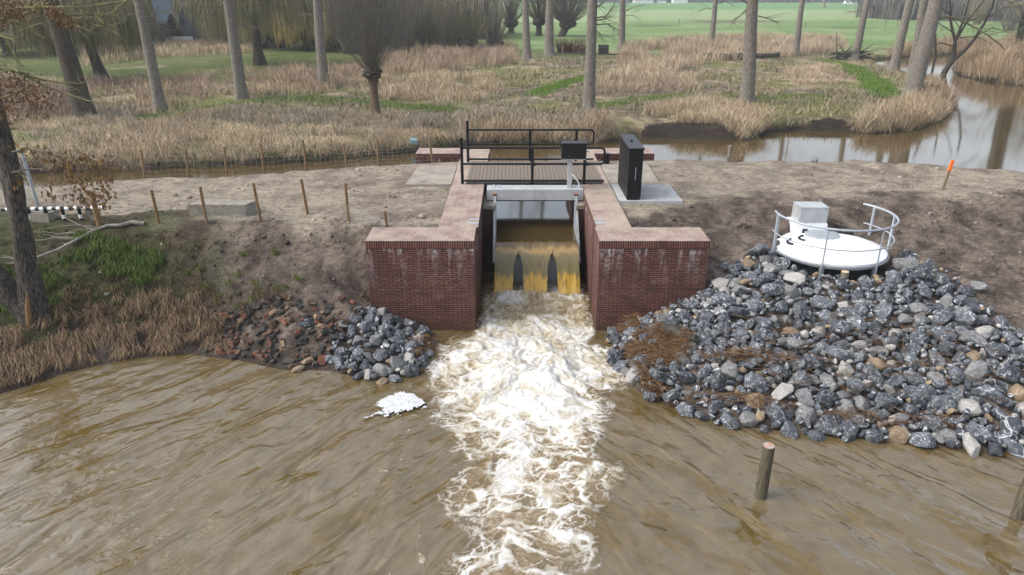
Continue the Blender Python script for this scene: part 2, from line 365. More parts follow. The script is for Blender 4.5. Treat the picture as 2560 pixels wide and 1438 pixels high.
class MB:
    """collects boxes, tubes and prisms that become ONE mesh object"""
    def __init__(s): s.v = []; s.f = []; s.uv = None
    def add(s, vs, fs):
        n = len(s.v); s.v += [tuple(p) for p in vs]; s.f += [tuple(i + n for i in f) for f in fs]; return s
    def box(s, x0, x1, y0, y1, z0, z1):
        vs = [(x0, y0, z0), (x1, y0, z0), (x1, y1, z0), (x0, y1, z0), (x0, y0, z1), (x1, y0, z1), (x1, y1, z1), (x0, y1, z1)]
        return s.add(vs, [(0, 3, 2, 1), (4, 5, 6, 7), (0, 1, 5, 4), (1, 2, 6, 5), (2, 3, 7, 6), (3, 0, 4, 7)])
    def prism(s, poly, z0, z1):
        n = len(poly); vs = [(x, y, z0) for x, y in poly] + [(x, y, z1) for x, y in poly]
        return s.add(vs, [tuple(range(n))[::-1], tuple(range(n, 2 * n))] + [(i, (i + 1) % n, n + (i + 1) % n, n + i) for i in range(n)])
    def tube(s, pts, rad, sides=8, cap=True, closed=False):
        pts = [Vector(p) for p in pts]; k = len(pts)
        rad = rad if isinstance(rad, (list, tuple)) else [rad] * k
        rings = []; ref = None
        for i, p in enumerate(pts):
            a_ = pts[(i - 1) % k] if (closed or i > 0) else p; b_ = pts[(i + 1) % k] if (closed or i < k - 1) else p
            t = (b_ - a_); t = t.normalized() if t.length > 1e-9 else Vector((0, 0, 1))
            if ref is None: ref = Vector((1, 0, 0)) if abs(t.x) < .8 else Vector((0, 1, 0))
            u = (ref - t * ref.dot(t)); u = u.normalized() if u.length > 1e-6 else t.orthogonal().normalized(); ref = u; w_ = t.cross(u)
            rings.append([p + (u * math.cos(2 * math.pi * j / sides) + w_ * math.sin(2 * math.pi * j / sides)) * rad[i] for j in range(sides)])
        vs = [q for r_ in rings for q in r_]; fs = []
        for i in range(k if closed else k - 1):
            i2 = (i + 1) % k
            for j in range(sides): fs.append((i * sides + j, i * sides + (j + 1) % sides, i2 * sides + (j + 1) % sides, i2 * sides + j))
        if cap and not closed: fs += [tuple(range(sides))[::-1], tuple((k - 1) * sides + j for j in range(sides))]
        return s.add(vs, fs)
    def mesh(s, name):
        me = bpy.data.meshes.new(name); me.from_pydata(s.v, [], s.f); me.update(); return me
    def build(s, name, material, parent=None, bevel=0, smooth=False, uv=False, uvrot=None):
        me = s.mesh(name)
        bm = bmesh.new(); bm.from_mesh(me)
        bmesh.ops.recalc_face_normals(bm, faces=bm.faces[:])
        if bevel: bmesh.ops.bevel(bm, geom=bm.edges[:], offset=bevel, segments=2, affect='EDGES', profile=.7)
        if uv:
            L = bm.loops.layers.uv.new('UVMap')
            for f in bm.faces:
                n = f.normal; ax = max(range(3), key=lambda i: abs(n[i]))
                for l in f.loops:
                    p = l.vert.co
                    q = (p.y, p.z) if ax == 0 else (p.x, p.z) if ax == 1 else (p.x, p.y)
                    if uvrot == 'all' or (uvrot == 'top' and ax == 2) or (uvrot == 'sides' and ax != 2): q = (q[1], q[0])
                    l[L].uv = q
        bm.to_mesh(me); bm.free()
        o = link(name, me, material, parent)
        if smooth:
            me.shade_smooth()
            if hasattr(me, 'set_sharp_from_angle'): me.set_sharp_from_angle(angle=R(38))
        return o

# ------------------------------------------------------------------ ground sheet
def axis(a0, a1, step, far, ends, mids):
    core = list(np.arange(a0, a1, step)); lo = []; x = a0
    for lim, st in mids[0]:
        while x > lim: x -= st; lo.append(x)
    st = mids[0][-1][1]
    while x > ends[0]: st *= 1.35; x -= st; lo.append(x)
    hi = []; x = core[-1]
    for lim, st in mids[1]:
        while x < lim: x += st; hi.append(x)
    st = mids[1][-1][1]
    while x < ends[1]: st *= 1.3; x += st; hi.append(x)
    return np.array(lo[::-1] + core + hi)
gx = axis(-14.5, 17.5, .085, None, (-900, 900), ([(-48, .4)], [(62, .4)]))
gy = axis(10.5, 30, .085, None, (6, 1500), ([(9, .5)], [(72, .3), (130, 1.0)]))
GX, GY = np.meshgrid(gx, gy); Xf, Yf = GX.ravel(), GY.ravel()
Zf = height(Xf, Yf)
# cover colours
SAND = np.array((.47, .405, .315)); SANDD = np.array((.30, .245, .20)); MUD = np.array((.185, .148, .122)); WET = np.array((.040, .031, .024)); GREEN = np.array((.16, .225, .055)); STRAW = np.array((.52, .42, .28))
LITTER = np.array((.20, .16, .11)); FIELD = np.array((.215, .335, .115)); FIELD2 = np.array((.32, .41, .20)); SOIL = np.array((.055, .042, .034))
def cover(X, Y, Z):
    ys = np.interp(X, LX, LY); yc = np.interp(X, CRX, CRY); yb = np.interp(X, BX, BY)
    n1 = fbm(X * .5, Y * .5, 71, 4)[:, None]; n2 = fbm(X * 1.9, Y * 1.9, 81, 4)[:, None]; n3 = fbm(X * .12, Y * .18, 91, 4)[:, None]
    near = (Y < yb + 1.6)[:, None]
    # near bank
    edge = (Y - yc)[:, None] + (n1 - .5) * 2.4 + (n2 - .5) * 1.0 - np.where(X[:, None] > 3, .25, -.1)
    sand = lerp(SANDD, SAND, sst(.30, .62, n2 * .6 + n1 * .4)); n5 = fbm(X * 4.5, Y * 4.5, 83, 3)[:, None]; mud = lerp(MUD * .70, MUD * 1.5, sst(.3, .7, n2 * .45 + n5 * .55))
    mud = lerp(mud, SANDD * 1.05, sst(.50, .68, n2) * .55 * np.where(X[:, None] > 1, 1.0, .5))
    c = lerp(mud, sand, sst(-.35, .45, edge))
    tl = ((Y - ys) / np.maximum(yc - ys, .3))[:, None]
    c = lerp(c, lerp(WET, MUD, n2), sst(.30, .10, tl + (n2 - .5) * .2) * (X[:, None] < 1))
    c = lerp(c, SOIL * .8, sst(.06, -.05, tl))
    g = sst(-6.6, -9.4, X[:, None] + (n1 - .5) * 2.6 + (tl - .6) * 2.0) * sst(.12, .4, tl) * (edge < .9)
    c = lerp(c, lerp(np.array((.075, .060, .036)), np.array((.072, .088, .028)), sst(.35, .6, n2)), g * .85)
    c = lerp(c, SOIL, sst(-.1, .5, (Y - yb)[:, None]) * (edge > 0))
    # far side
    f = lerp(LITTER, STRAW, sst(.36, .60, n2 * .5 + n3 * .5)); f = lerp(f, GREEN * np.array((1.25, 1.0, 1.2)), sst(.44, .58, n1 * .55 + n3 * .45) * .85)
    def paint(f, pts, wd, colr, z=1.9, k=1.0):
        d = polydist(X, Y, P2(pts, z), False)[:, None] + (n2 - .5) * wd * .8
        return lerp(f, colr, sst(wd, wd * .55, d) * k)
    f = paint(f, [(1340, 235), (1350, 226), (1420, 205), (1520, 180), (1640, 155), (1700, 146)], 1.1, np.array((.12, .23, .025)))
    f = paint(f, [(2060, 152), (2130, 168), (2180, 200), (2215, 240)], 1.25, np.array((.11, .23, .025)))
    f = paint(f, [(1480, 268), (1640, 245), (1850, 242), (2050, 245)], 1.3, np.array((.14, .19, .05)), k=.75)
    f = paint(f, [(380, 300), (560, 265), (760, 245), (900, 255), (1150, 278)], 1.5, np.array((.12, .165, .04)), k=.8)
    f = paint(f, [(60, 170), (250, 190), (600, 160), (760, 135)], 4.0, np.array((.085, .125, .035)), k=.9)
    f = paint(f, [(1180, 105), (1320, 118), (1420, 140)], 5.0, np.array((.12, .185, .05)), k=.7)
    fl = sst(86, 93, Y[:, None] + (n3 - .5) * 8 - np.where(X[:, None] > 45, 6, 0)) * sst(-8, 2, X[:, None])
    fc = lerp(FIELD, FIELD2, sst(.4, .7, n3)); fc = lerp(fc, FIELD2 * 1.12, sst(175, 182, Y[:, None] - X[:, None] * .25)); fc = lerp(fc, FIELD * np.array((.85, 1.05, 1)), sst(330, 340, Y[:, None]))
    for a0, wd in ((172, 3.4), (335, 5)):
        dd = np.abs(Y[:, None] - X[:, None] * (.25 if a0 < 200 else .05) - a0 + (n3 - .5) * 6); fc = lerp(fc, np.array((.17, .12, .075)), sst(wd, wd * .4, dd) * .85)
    fc = lerp(fc, np.array((.09, .12, .05)), sst(1.6, .5, np.abs(Y[:, None] + X[:, None] * .22 - 168)) * (X[:, None] > 10) * .7)
    f = lerp(f, fc, fl)
    f = lerp(f, np.array((.14, .19, .055)), sst(62, 72, Y[:, None] + (n1 - .5) * 14) * sst(4, -8, X[:, None]) * .75)
    d = polydist(X, Y, RIV)[:, None]
    f = lerp(SOIL * .6, f, sst(.1, 1.1, d + (n2 - .5) * .8))
    for poly in ([(1570, 352), (1610, 325), (1700, 312), (1800, 318), (1880, 345), (1885, 358), (1700, 358)], [(1970, 332), (2000, 312), (2070, 305), (2150, 315), (2190, 338)]):
        ins = inpoly(X, Y, P2(poly, 1.6))[:, None]; f = np.where(ins, lerp(SOIL * .75, SOIL * 1.4, n2), f)
    return np.where(near, c, f)
Cf = np.clip(cover(Xf, Yf, Zf) * .66, .005, 1)
nx, ny = len(gx), len(gy)
ii = (np.arange(ny - 1)[:, None] * nx + np.arange(nx - 1)[None, :]).ravel()
Q = np.stack([ii, ii + 1, ii + nx + 1, ii + nx], 1)
tag(link('ground', fast_mesh('ground', np.stack([Xf, Yf, Zf], 1), None, Q, Cf, smooth=True), M['ground']), kind='structure')

# ------------------------------------------------------------------ water
def foamfield(X, Y):
    cx = np.interp(Y, [6, 8.4, 9.6, 12, 14.8, 17, 21.5], [.05, .06, .22, .30, .40, .58, .72])
    hw = np.interp(Y, [6, 8.4, 9.6, 12, 13.6, 14.8, 16.2, 17, 19, 21.5], [.90, 1.0, 1.12, 1.36, 1.62, 1.78, 1.68, 1.54, 1.5, 1.5])
    u = (X - cx) / hw
    wob = (fbm(X * 1.1, Y * 1.1, 5, 3) - .5) * .9 + (vn(X * .5 + 9, Y * .55, 6) - .5) * .55 * sst(14.5, 12, Y)
    k = sst(16.2, 17.2, Y)
    edge = lerp(sst(1.38, .50, np.abs(u) + wob * 1.05), sst(1.12, .86, np.abs(u) + wob * .25), k)
    inten = np.interp(Y, [5, 8.4, 10.5, 12.5, 13.5, 15, 17, 19, 19.5, 20.2, 21], [.30, .40, .50, .64, .88, 1.08, .95, .92, .80, .30, .10])
    return edge, inten, u
def plume(X, Y):
    edge, inten, u = foamfield(X, Y)
    wx = X + (fbm(X * 1.3, Y * 1.3, 101, 4) - .5) * .9; wy = Y + (fbm(X * 1.3, Y * 1.3, 111, 4) - .5) * .9
    fx = wx + (fbm(X * 5, Y * 5, 103, 3) - .5) * .22; fy = wy + (fbm(X * 5, Y * 5, 113, 3) - .5) * .22
    w1 = worley(fx * 1.5, fy * 1.9, 121); w2 = worley(fx * 3.6, fy * 4.4, 131); w3 = worley(fx * 8.5, fy * 10, 141)
    c1 = fbm(fx * 1.4, fy * 1.2, 151, 5, .6); c2 = fbm(fx * 4.5, fy * 4.0, 153, 4, .6)
    lace = np.maximum(np.maximum(sst(.30, .0, w1) ** 1.6, .85 * sst(.34, .0, w2) ** 1.6), .6 * sst(.40, .0, w3) ** 1.5) * (.45 + .9 * c2)
    base = edge * inten
    solid = np.clip((base - .42) / .5, 0, 1)
    low = sst(13.6, 11.2, Y)
    foam = base * (.30 * c1 + .34 * c2) * (1 - .55 * low) - .05 * low + lace * (.22 + .62 * sst(.02, .5, edge) * sst(.2, .5, inten)) * sst(.0, .12, edge) + (c1 - .47) * 1.7 * edge + .46 * solid ** 1.2
    foam = np.clip(foam * sst(.0, .12, edge), 0, 1)
    tone = np.clip(.10 + .95 * (c1 - .32) + .75 * (c2 - .42) + .50 * lace + .26 * np.exp(-((Y - 14.4) / 1.8) ** 2) * sst(1.0, .2, np.abs(u)) - .20 * sst(16.2, 18.5, Y), 0, 1)
    r2, r3, r4 = c2, vn(wx * 9, wy * 9, 143), vn(wx * 19, wy * 19, 145)
    # stray flecks on the open water
    fl = sst(.86, .93, vn(X * 9, Y * 9, 161)) * sst(.60, .75, fbm(X * .7 + 4, Y * .3, 171, 3)) * sst(4.6, 1.5, np.abs(X - .6)) * .9 * (Y < 15.5)
    foam = np.maximum(foam, fl)
    # side streak of foam low left
    sx = -1.5 + .10 * np.sin(Y * 1.7) ; foam = np.maximum(foam, sst(.07, .01, np.abs(X - sx) + (r2 - .5) * .10) * sst(9.7, 9.2, Y) * .55 * sst(.4, .62, fbm(X * 4, Y * 4, 199, 3)))
    hgt = base * ((fbm(wx * 1.2, wy * 1.2, 181, 5, .58) - .45) * .60 + (r2 - .5) * .12 + (r3 - .5) * .05 + (r4 - .5) * .022) * np.interp(Y, [7, 12, 14.5, 18, 19.2, 21], [.30, .5, .85, .75, .45, .15])
    hgt = hgt + .16 * np.exp(-((Y - 19.22) / .16) ** 2) * (.4 + 1.2 * c2) * ((X > -.6) & (X < 2.1))
    hgt = hgt + .10 * sst(.9, .2, np.abs(u)) * np.exp(-((Y - 15.1) / 1.5) ** 2)
    ripp = (fbm(X * 1.1 + Y * .5, Y * 2.0 - X * .7, 191, 3) - .5) * .05 * (1 - edge * .5)
    return foam, hgt + ripp * sst(21, 16, Y), base, tone
wxs = axis(-3.0, 4.8, .028, None, (-60, 70), ([(-13, .16)], [(13, .16)]))
wys = axis(7.4, 21.3, .028, None, (-12, 21.35), ([(3, .3)], [(21.35, .1)]))
WX, WY = np.meshgrid(wxs, wys); xw, yw = WX.ravel(), WY.ravel()
foam, hw_, base, tone = plume(xw, yw)
calm = (np.abs(xw - .9) > 3.75) | (yw < 7.5); foam = np.where(calm, 0, foam)
zw = hw_ + np.where(calm, 0, 0)
nx, ny = len(wxs), len(wys); ii = (np.arange(ny - 1)[:, None] * nx + np.arange(nx - 1)[None, :]).ravel(); Q = np.stack([ii, ii + 1, ii + nx + 1, ii + nx], 1)
fc = np.stack([foam, base, tone], 1)
white = base[Q].mean(1) > .42
def split_water(mask, name, mats, kind):
    q = Q[mask]; used = np.unique(q); remap = np.zeros(len(xw), np.int64); remap[used] = np.arange(len(used))
    return tag(link(name, fast_mesh(name, np.stack([xw, yw, zw], 1)[used], None, remap[q], fc[used], smooth=True), mats), kind=kind)
def water_mat(name, base_c, ior, ripple, pooled):
    m, nt, b = mat(name); setb(b, .06, 0, .5); b.inputs['IOR'].default_value = ior
    v = coords(nt, 'Object')
    if pooled:      # ripples spread away on both sides of the outfall
        sx = N(nt, 'ShaderNodeSeparateXYZ'); nt.links.new(v, sx.inputs[0]); ax = mth(nt, 'ABSOLUTE', mth(nt, 'SUBTRACT', sx.outputs[0], .3)); cx = N(nt, 'ShaderNodeCombineXYZ')
        nt.links.new(ax, cx.inputs[0]); nt.links.new(sx.outputs[1], cx.inputs[1]); nt.links.new(sx.outputs[0], cx.inputs[2])
        def rip(al, ac, zz, ang):
            mr = N(nt, 'ShaderNodeMapping', vector_type='TEXTURE'); mr.inputs['Rotation'].default_value = (0, 0, ang); mr.inputs['Scale'].default_value = (1 / al, 1 / ac, 1 / zz); nt.links.new(cx.outputs[0], mr.inputs['Vector']); return mr.outputs[0]
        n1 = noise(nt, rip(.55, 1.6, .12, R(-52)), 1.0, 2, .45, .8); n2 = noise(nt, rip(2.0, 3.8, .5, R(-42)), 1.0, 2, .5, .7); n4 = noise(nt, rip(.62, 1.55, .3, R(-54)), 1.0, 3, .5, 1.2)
    else:
        n1 = noise(nt, coords(nt, 'Object', (1, .6, 1)), 1.2, 3, .5, .4); n2 = noise(nt, coords(nt, 'Object', (.8, 2.2, 1), (0, 0, R(28))), 3.6, 3, .55, .9)
    n3 = noise(nt, v, 11, 3, .6, .5)
    if pooled:
        a = attr(nt, 'col'); sp = N(nt, 'ShaderNodeSeparateColor'); nt.links.new(a.outputs['Color'], sp.inputs[0])
        fn = noise(nt, v, 17, 6, .75, .8); fd = noise(nt, v, 2.6, 4, .6)
        ff = mth(nt, 'ADD', sp.outputs[0], mth(nt, 'MULTIPLY', mth(nt, 'SUBTRACT', fn, .5), mth(nt, 'MULTIPLY', ramp(nt, sp.outputs[0], [(0.0, 0.0), (.3, 1.0), (.9, .5), (1.0, .25)]), .9)), True)
        wc = mix(nt, ramp(nt, mth(nt, 'ADD', n4, mth(nt, 'MULTIPLY', mth(nt, 'SUBTRACT', noise(nt, v, 5, 5, .7, 1.5), .5), .35)), [(.38, 0.0), (.50, 1.0)]), base_c, (.112, .085, .045))  # streaky paler patches: sky reflection off the ripples, put into the base colour
        wc = mix(nt, ramp(nt, sp.outputs[1], [(0.1, 0.0), (.8, 1.0)]), wc, (.20, .135, .062))
        wc = mix(nt, 1, wc, ramp(nt, fd, [(.3, .85), (.7, 1.15)]), 'MULTIPLY')
        tn = mth(nt, 'ADD', sp.outputs[2], mth(nt, 'MULTIPLY', mth(nt, 'SUBTRACT', fn, .5), .8), True)
        fcol = ramp(nt, tn, [(.05, (.20, .145, .07)), (.30, (.33, .265, .155)), (.55, (.46, .425, .345)), (.88, (.62, .61, .59))])
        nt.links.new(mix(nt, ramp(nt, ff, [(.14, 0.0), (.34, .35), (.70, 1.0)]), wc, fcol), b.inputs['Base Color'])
        nt.links.new(ramp(nt, ff, [(.2, .07), (.6, .75)]), b.inputs['Roughness'])
        hb = mth(nt, 'ADD', mth(nt, 'ADD', mth(nt, 'MULTIPLY', n1, 1.5), mth(nt, 'MULTIPLY', n2, .26)), mth(nt, 'MULTIPLY', n3, .035))
        hb = mth(nt, 'ADD', hb, mth(nt, 'MULTIPLY', mth(nt, 'MULTIPLY', fn, ff), .55))
    else:
        b.inputs['Base Color'].default_value = (*base_c, 1)
        hb = mth(nt, 'ADD', mth(nt, 'MULTIPLY', n1, .25), mth(nt, 'MULTIPLY', n2, .12))
    bump(nt, b, hb, ripple[0], ripple[1])
    return m
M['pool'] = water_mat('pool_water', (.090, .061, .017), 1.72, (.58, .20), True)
M['river'] = water_mat('river_water', (.060, .041, .016), 2.1, (.30, .02), False)
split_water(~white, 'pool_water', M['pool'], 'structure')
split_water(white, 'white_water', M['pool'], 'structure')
# upper river with its tongue through the sluice
def grid_sheet(x0, x1, y0, y1, z, st):
    xs = np.linspace(x0, x1, max(2, int((x1 - x0) / st) + 1)); ys = np.linspace(y0, y1, max(2, int((y1 - y0) / st) + 1)); A, B = np.meshgrid(xs, ys)
    n, k = len(xs), len(ys); i2 = (np.arange(k - 1)[:, None] * n + np.arange(n - 1)[None, :]).ravel()
    return np.stack([A.ravel(), B.ravel(), np.full(A.size, z)], 1), np.stack([i2, i2 + 1, i2 + n + 1, i2 + n], 1)
parts = [grid_sheet(-70, 90, 24.6, 100, ZUP, 4), grid_sheet(-1.2, 2.6, 21.5, 24.6, ZUP, .5), grid_sheet(-.50, 1.98, 20.62, 21.5, ZUP, .3)]
V = []; F = []; n0 = 0
for a_, b_ in parts: V.append(a_); F.append(b_ + n0); n0 += len(a_)
tag(link('river_water', fast_mesh('river_water', np.concatenate(V), None, np.concatenate(F)), M['river']), kind='structure')

# the nappe falling over the tilting gate, split twice by air
prof = [(20.62, 1.30), (20.45, 1.285), (20.28, 1.25), (20.12, 1.17), (19.98, 1.05), (19.84, .88), (19.70, .68), (19.56, .46), (19.44, .24), (19.34, .03), (19.26, -.2)]
pt = np.linspace(0, len(prof) - 1, 60); py_ = np.interp(pt, range(len(prof)), [p[0] for p in prof]); pz_ = np.interp(pt, range(len(prof)), [p[1] for p in prof])
us = np.linspace(0, 1, 150); V = []; Cn = []
x0n, x1n = -.51, 1.99
for i, t in enumerate(pt / pt[-1]):
    xa, xb = lerp(-.49, -.545, t), lerp(1.97, 2.03, t)
    for u in us:
        x = xa + (xb - xa) * u
        wob = .018 * math.sin(x * 21 + t * 3) * max(0, t - .35) + .03 * float(vn(np.array([x * 7]), np.array([t * 1.5]), 7)[0] - .5) * max(0, t - .3)
        V.append((x, py_[i] + wob, pz_[i])); Cn.append((t, u, 0))
V = np.array(V); Cn = np.array(Cn); n = len(us); k = len(pt); i2 = (np.arange(k - 1)[:, None] * n + np.arange(n - 1)[None, :]).ravel(); Q2 = np.stack([i2, i2 + 1, i2 + n + 1, i2 + n], 1)
xc = V[Q2].mean(1); tt = Cn[Q2].mean(1)[:, 0]; keep = np.ones(len(Q2), bool)
for cx_ in (.185, 1.20):
    hw2 = (.135 * np.clip((tt - .38) / .20, 0, 1) ** .5 + .09 * np.clip(tt - .5, 0, 1)) * (1 + .15 * (vn(xc[:, 2] * 7, xc[:, 0] * 0 + cx_, 3) - .5)); keep &= ~((np.abs(xc[:, 0] - cx_) < hw2) & (tt > .38))
m, nt, b = mat('falling_water'); setb(b, .08, 0, .5); b.inputs['IOR'].default_value = 1.45; M['nappe'] = m
a = attr(nt, 'col'); sp = N(nt, 'ShaderNodeSeparateColor'); nt.links.new(a.outputs['Color'], sp.inputs[0])
st_ = noise(nt, coords(nt, 'Object', (9, .6, .55)), 3.0, 4, .6, .3); st2 = noise(nt, coords(nt, 'Object', (3, 1, 1.2)), 2.2, 4, .6, .5)
tz = mth(nt, 'ADD', sp.outputs[0], mth(nt, 'MULTIPLY', mth(nt, 'SUBTRACT', st2, .5), .35))
c = ramp(nt, tz, [(.0, (.055, .036, .012)), (.20, (.11, .078, .035)), (.33, (.30, .20, .085)), (.42, (.15, .125, .065)), (.62, (.13, .11, .045)), (.72, (.44, .27, .035)), (.88, (.50, .33, .08)), (1.0, (.60, .51, .32))])  # lighter band near the crest is reflected sky painted into the water colour
c = mix(nt, mth(nt, 'MULTIPLY', ramp(nt, st_, [(.55, 0.0), (.63, .8)]), ramp(nt, sp.outputs[0], [(.42, 0.0), (.55, 1.0)])), c, (.085, .06, .008))
nt.links.new(c, b.inputs['Base Color']); nt.links.new(ramp(nt, sp.outputs[0], [(.8, .08), (1.0, .5)]), b.inputs['Roughness']); bump(nt, b, mth(nt, 'MULTIPLY', st_, ramp(nt, sp.outputs[0], [(.35, 0.0), (.6, 1.0)])), .35, .03)
tag(link('falling_water', fast_mesh('falling_water', V, None, Q2[keep], Cn, smooth=True), m), kind='structure')

# ------------------------------------------------------------------ brick weir: walls with coping of bricks on edge
ZT = 2.50
weir = tag(empty('brick_weir', (0.6, 17, 0)), 'red brown brick sluice walls with wings standing either side of the tumbling water', 'weir')
WLOC = Vector(weir.location)
def wpart(name, mb, m, **kw):
    o = mb.build(name, m, weir, **kw); o.location = -WLOC; return o
XL0, XL1, XR0, XR1 = -1.95, -.92, 2.27, 3.18
def wall(name, x0, x1, y0, y1, zb, cmat, uvrot, end=0):
    w_ = MB().box(x0, x1, y0, y1, zb, ZT - .205); o = wpart(name, w_, M['brick'], uv=True)
    e = .012
    c_ = MB().box(x0 - e, x1 + e, y0 - e, y1 + e, ZT - .205, ZT)
    me = c_.mesh('coping'); me.materials.append(M['soldier']); me.materials.append(M[cmat])
    bm = bmesh.new(); bm.from_mesh(me); bmesh.ops.recalc_face_normals(bm, faces=bm.faces[:]); L = bm.loops.layers.uv.new('UVMap')
    for f in bm.faces:
        nn = f.normal; ax = max(range(3), key=lambda i: abs(nn[i])); f.material_index = 1 if ax == 2 else 0
        for l in f.loops:
            p = l.vert.co
            if ax == 2: l[L].uv = (p.x, p.y) if uvrot else (p.y - 17, p.x)
            else: l[L].uv = (p.z - ZT, p.x if ax == 1 else p.y)
    bm.to_mesh(me); bm.free()
    c = bpy.data.objects.new('coping', me); col.objects.link(c); c.parent = o
    return o
YW = 18.12
wall('wing_wall', -3.70, -.97, 17.0, YW, -1.3, 'coping', False)
wall('wing_wall', 2.22, 5.00, 17.0, YW, -1.3, 'coping', False)
wall('side_wall', XL0, XL1, YW + .026, 22.72, -1.3, 'coping', True)
wall('side_wall', XR0, XR1, YW + .026, 22.72, -1.3, 'copingsand', True)
wall('side_wall', XL0, XL1, 22.75, 27.55, .0, 'copingsand', True)
wall('side_wall', XR0, XR1, 22.75, 27.55, .0, 'copingsand', True)
wall('wing_wall', -3.75, -.90, 27.58, 28.65, .0, 'coping', False)
wall('wing_wall', 2.25, 5.55, 27.58, 28.65, .0, 'coping', False)
for x0, x1 in ((-.905, -.53), (2.01, 2.255)):
    wpart('pier', MB().box(x0, x1, 21.40, 22.70, -1.3, 2.05), M['brickdark'], uv=True)
    o = wpart('pier_cap', MB().box(x0, x1, 21.38, 22.72, 2.053, 2.17), M['old_concrete'])
for s, xx in ((1, XL1), (-1, XR0)):      # stop-log grooves and the steel plates over them
    for yy in (18.45, 18.80):
        wpart('groove_frame', MB().box(xx - (.02 if s > 0 else -.0), xx + (.008 if s > 0 else .02) - (0 if s > 0 else .028), yy - .05, yy + .05, -.2, ZT - .03), M['brickdark'], uv=True)
        xa, xb = (xx - .24, xx + .015) if s > 0 else (xx - .015, xx + .24)
        wpart('cover_plate', MB().box(xa, xb, yy - .07, yy + .07, ZT + .001, ZT + .016), M['galv'])
# floor apron seen through foam
wpart('apron', MB().box(-.95, 2.25, 16.9, 21.4, -1.28, -.6), M['old_concrete'])

# ------------------------------------------------------------------ tilting gate
gate = tag(empty('weir_gate', (.73, 22.0, 2.2)), 'aluminium tilting weir gate with toothed racks hung under a white metal beam', 'weir gate')
def gpart(name, mb, m, parent=None, **kw):
    o = mb.build(name, m, parent or gate, **kw)
    if parent is None: o.location = -Vector(gate.location)
    return o
bm_ = gpart('beam', MB().box(-.80, 2.26, 21.90, 22.50, 2.20, 2.545), M['alu'], bevel=.006)
gpart('seam', MB().box(.725, .733, 21.893, 22.502, 2.202, 2.549), M['steel_grey'], bm_)
gpart('base_edge', MB().box(-.78, 2.24, 21.92, 22.48, 2.165, 2.197), M['dark'], bm_)
for x in (-.58, 1.98):
    gpart('lifting_eye', MB().tube([(x + .05 * math.cos(a_), 22.2, 2.55 + .03 + .05 * math.sin(a_)) for a_ in np.linspace(0, 2 * math.pi, 12, endpoint=False)], .010, 6, closed=True), M['galv'], bm_)
    gpart('lifting_eye', MB().tube([(x + .16 + .05 * math.cos(a_), 22.2, 2.55 + .03 + .05 * math.sin(a_)) for a_ in np.linspace(0, 2 * math.pi, 12, endpoint=False)], .010, 6, closed=True), M['galv'], bm_)
A0 = Vector((0, 21.86, 2.36)); A1 = Vector((0, 20.02, .80)); dr = (A1 - A0).normalized(); nrm = Vector((0, -dr.z, dr.y)); nrm = -nrm if nrm.z < 0 else nrm
L_ = (A1 - A0).length
for x in (-.545, 2.025):
    mb = MB()
    def slab(s0, s1, hx0, hx1, n0, n1):
        vs = []
        for s_, nn in ((s0, n0), (s1, n0), (s1, n1), (s0, n1)):
            q = A0 + dr * s_ + nrm * nn; vs.append(q)
        P = [(x + hx0, q.y, q.z) for q in vs] + [(x + hx1, q.y, q.z) for q in vs]
        mb.add(P, [(0, 1, 2, 3), (7, 6, 5, 4), (0, 4, 5, 1), (1, 5, 6, 2), (2, 6, 7, 3), (3, 7, 4, 0)])
    slab(0, L_, -.035, .035, -.05, .0)
    nT = 44
    for i in range(nT): slab(L_ * i / nT + .006, L_ * (i + .52) / nT + .006, -.034, .034, .001, .035)
    rk = gpart('rack', mb, M['alu'])
    gpart('pin', MB().tube([(x - .06, 21.84, 2.39), (x + .06, 21.84, 2.39)], .03, 8), M['dark'], rk)
    gpart('grease_cap', MB().tube([(x, 21.82, 2.42), (x, 21.82, 2.47)], [.022, .012], 8), M['orange'], rk)
    s = 1 if x < 0 else -1; xi = x + s * .035
    pl = MB(); poly = [(21.86, 2.16), (21.86, .2), (20.6, .2), (20.06, .78)]
    pl.add([(xi, a_, b_) for a_, b_ in poly] + [(xi + s * .012, a_, b_) for a_, b_ in poly], [(0, 1, 2, 3), (7, 6, 5, 4), (0, 4, 5, 1), (1, 5, 6, 2), (2, 6, 7, 3), (3, 7, 4, 0)])
    gpart('side_plate', pl, M['galv'])
lf = MB(); lp = [(20.16, .97), (20.24, .94), (20.50, -.4), (20.42, -.4)]
lf.add([(-.52, a_, b_) for a_, b_ in lp] + [(2.0, a_, b_) for a_, b_ in lp], [(0, 1, 2, 3), (7, 6, 5, 4), (0, 4, 5, 1), (1, 5, 6, 2), (2, 6, 7, 3), (3, 7, 4, 0)])
gpart('gate_leaf', lf, M['galv'])
for cx_ in (.185, 1.20):   # fins that split the falling sheet
    gpart('nappe_breaker', MB().prism([(cx_ - .02, 20.18), (cx_, 20.0), (cx_ + .02, 20.18)], .9, 1.16), M['steel_grey'])
px_ = 1.83
pole = gpart('control_post', MB().box(px_ - .07, px_ + .07, 22.13, 22.27, 2.548, 3.48), M['alu'], bevel=.008)
gpart('cable', MB().tube([(px_ + .06, 22.1, 3.0), (px_ + .14, 22.08, 2.93), (px_ + .22, 22.1, 2.82), (px_ + .29, 22.13, 2.70), (px_ + .31, 22.15, 2.54)], .020, 8), M['white'], smooth=True)
cb = gpart('control_box', MB().prism([(1.55, 22.02), (2.32, 22.02), (2.32, 22.42), (1.55, 22.42)], 3.49, 3.955), M['black'], bevel=.012)
gpart('lid', MB().box(1.535, 2.335, 22.0, 22.44, 3.957, 3.985), M['black'], cb, bevel=.008)
gpart('box_base', MB().box(1.56, 2.31, 22.03, 22.41, 3.465, 3.487), M['alu'], cb)
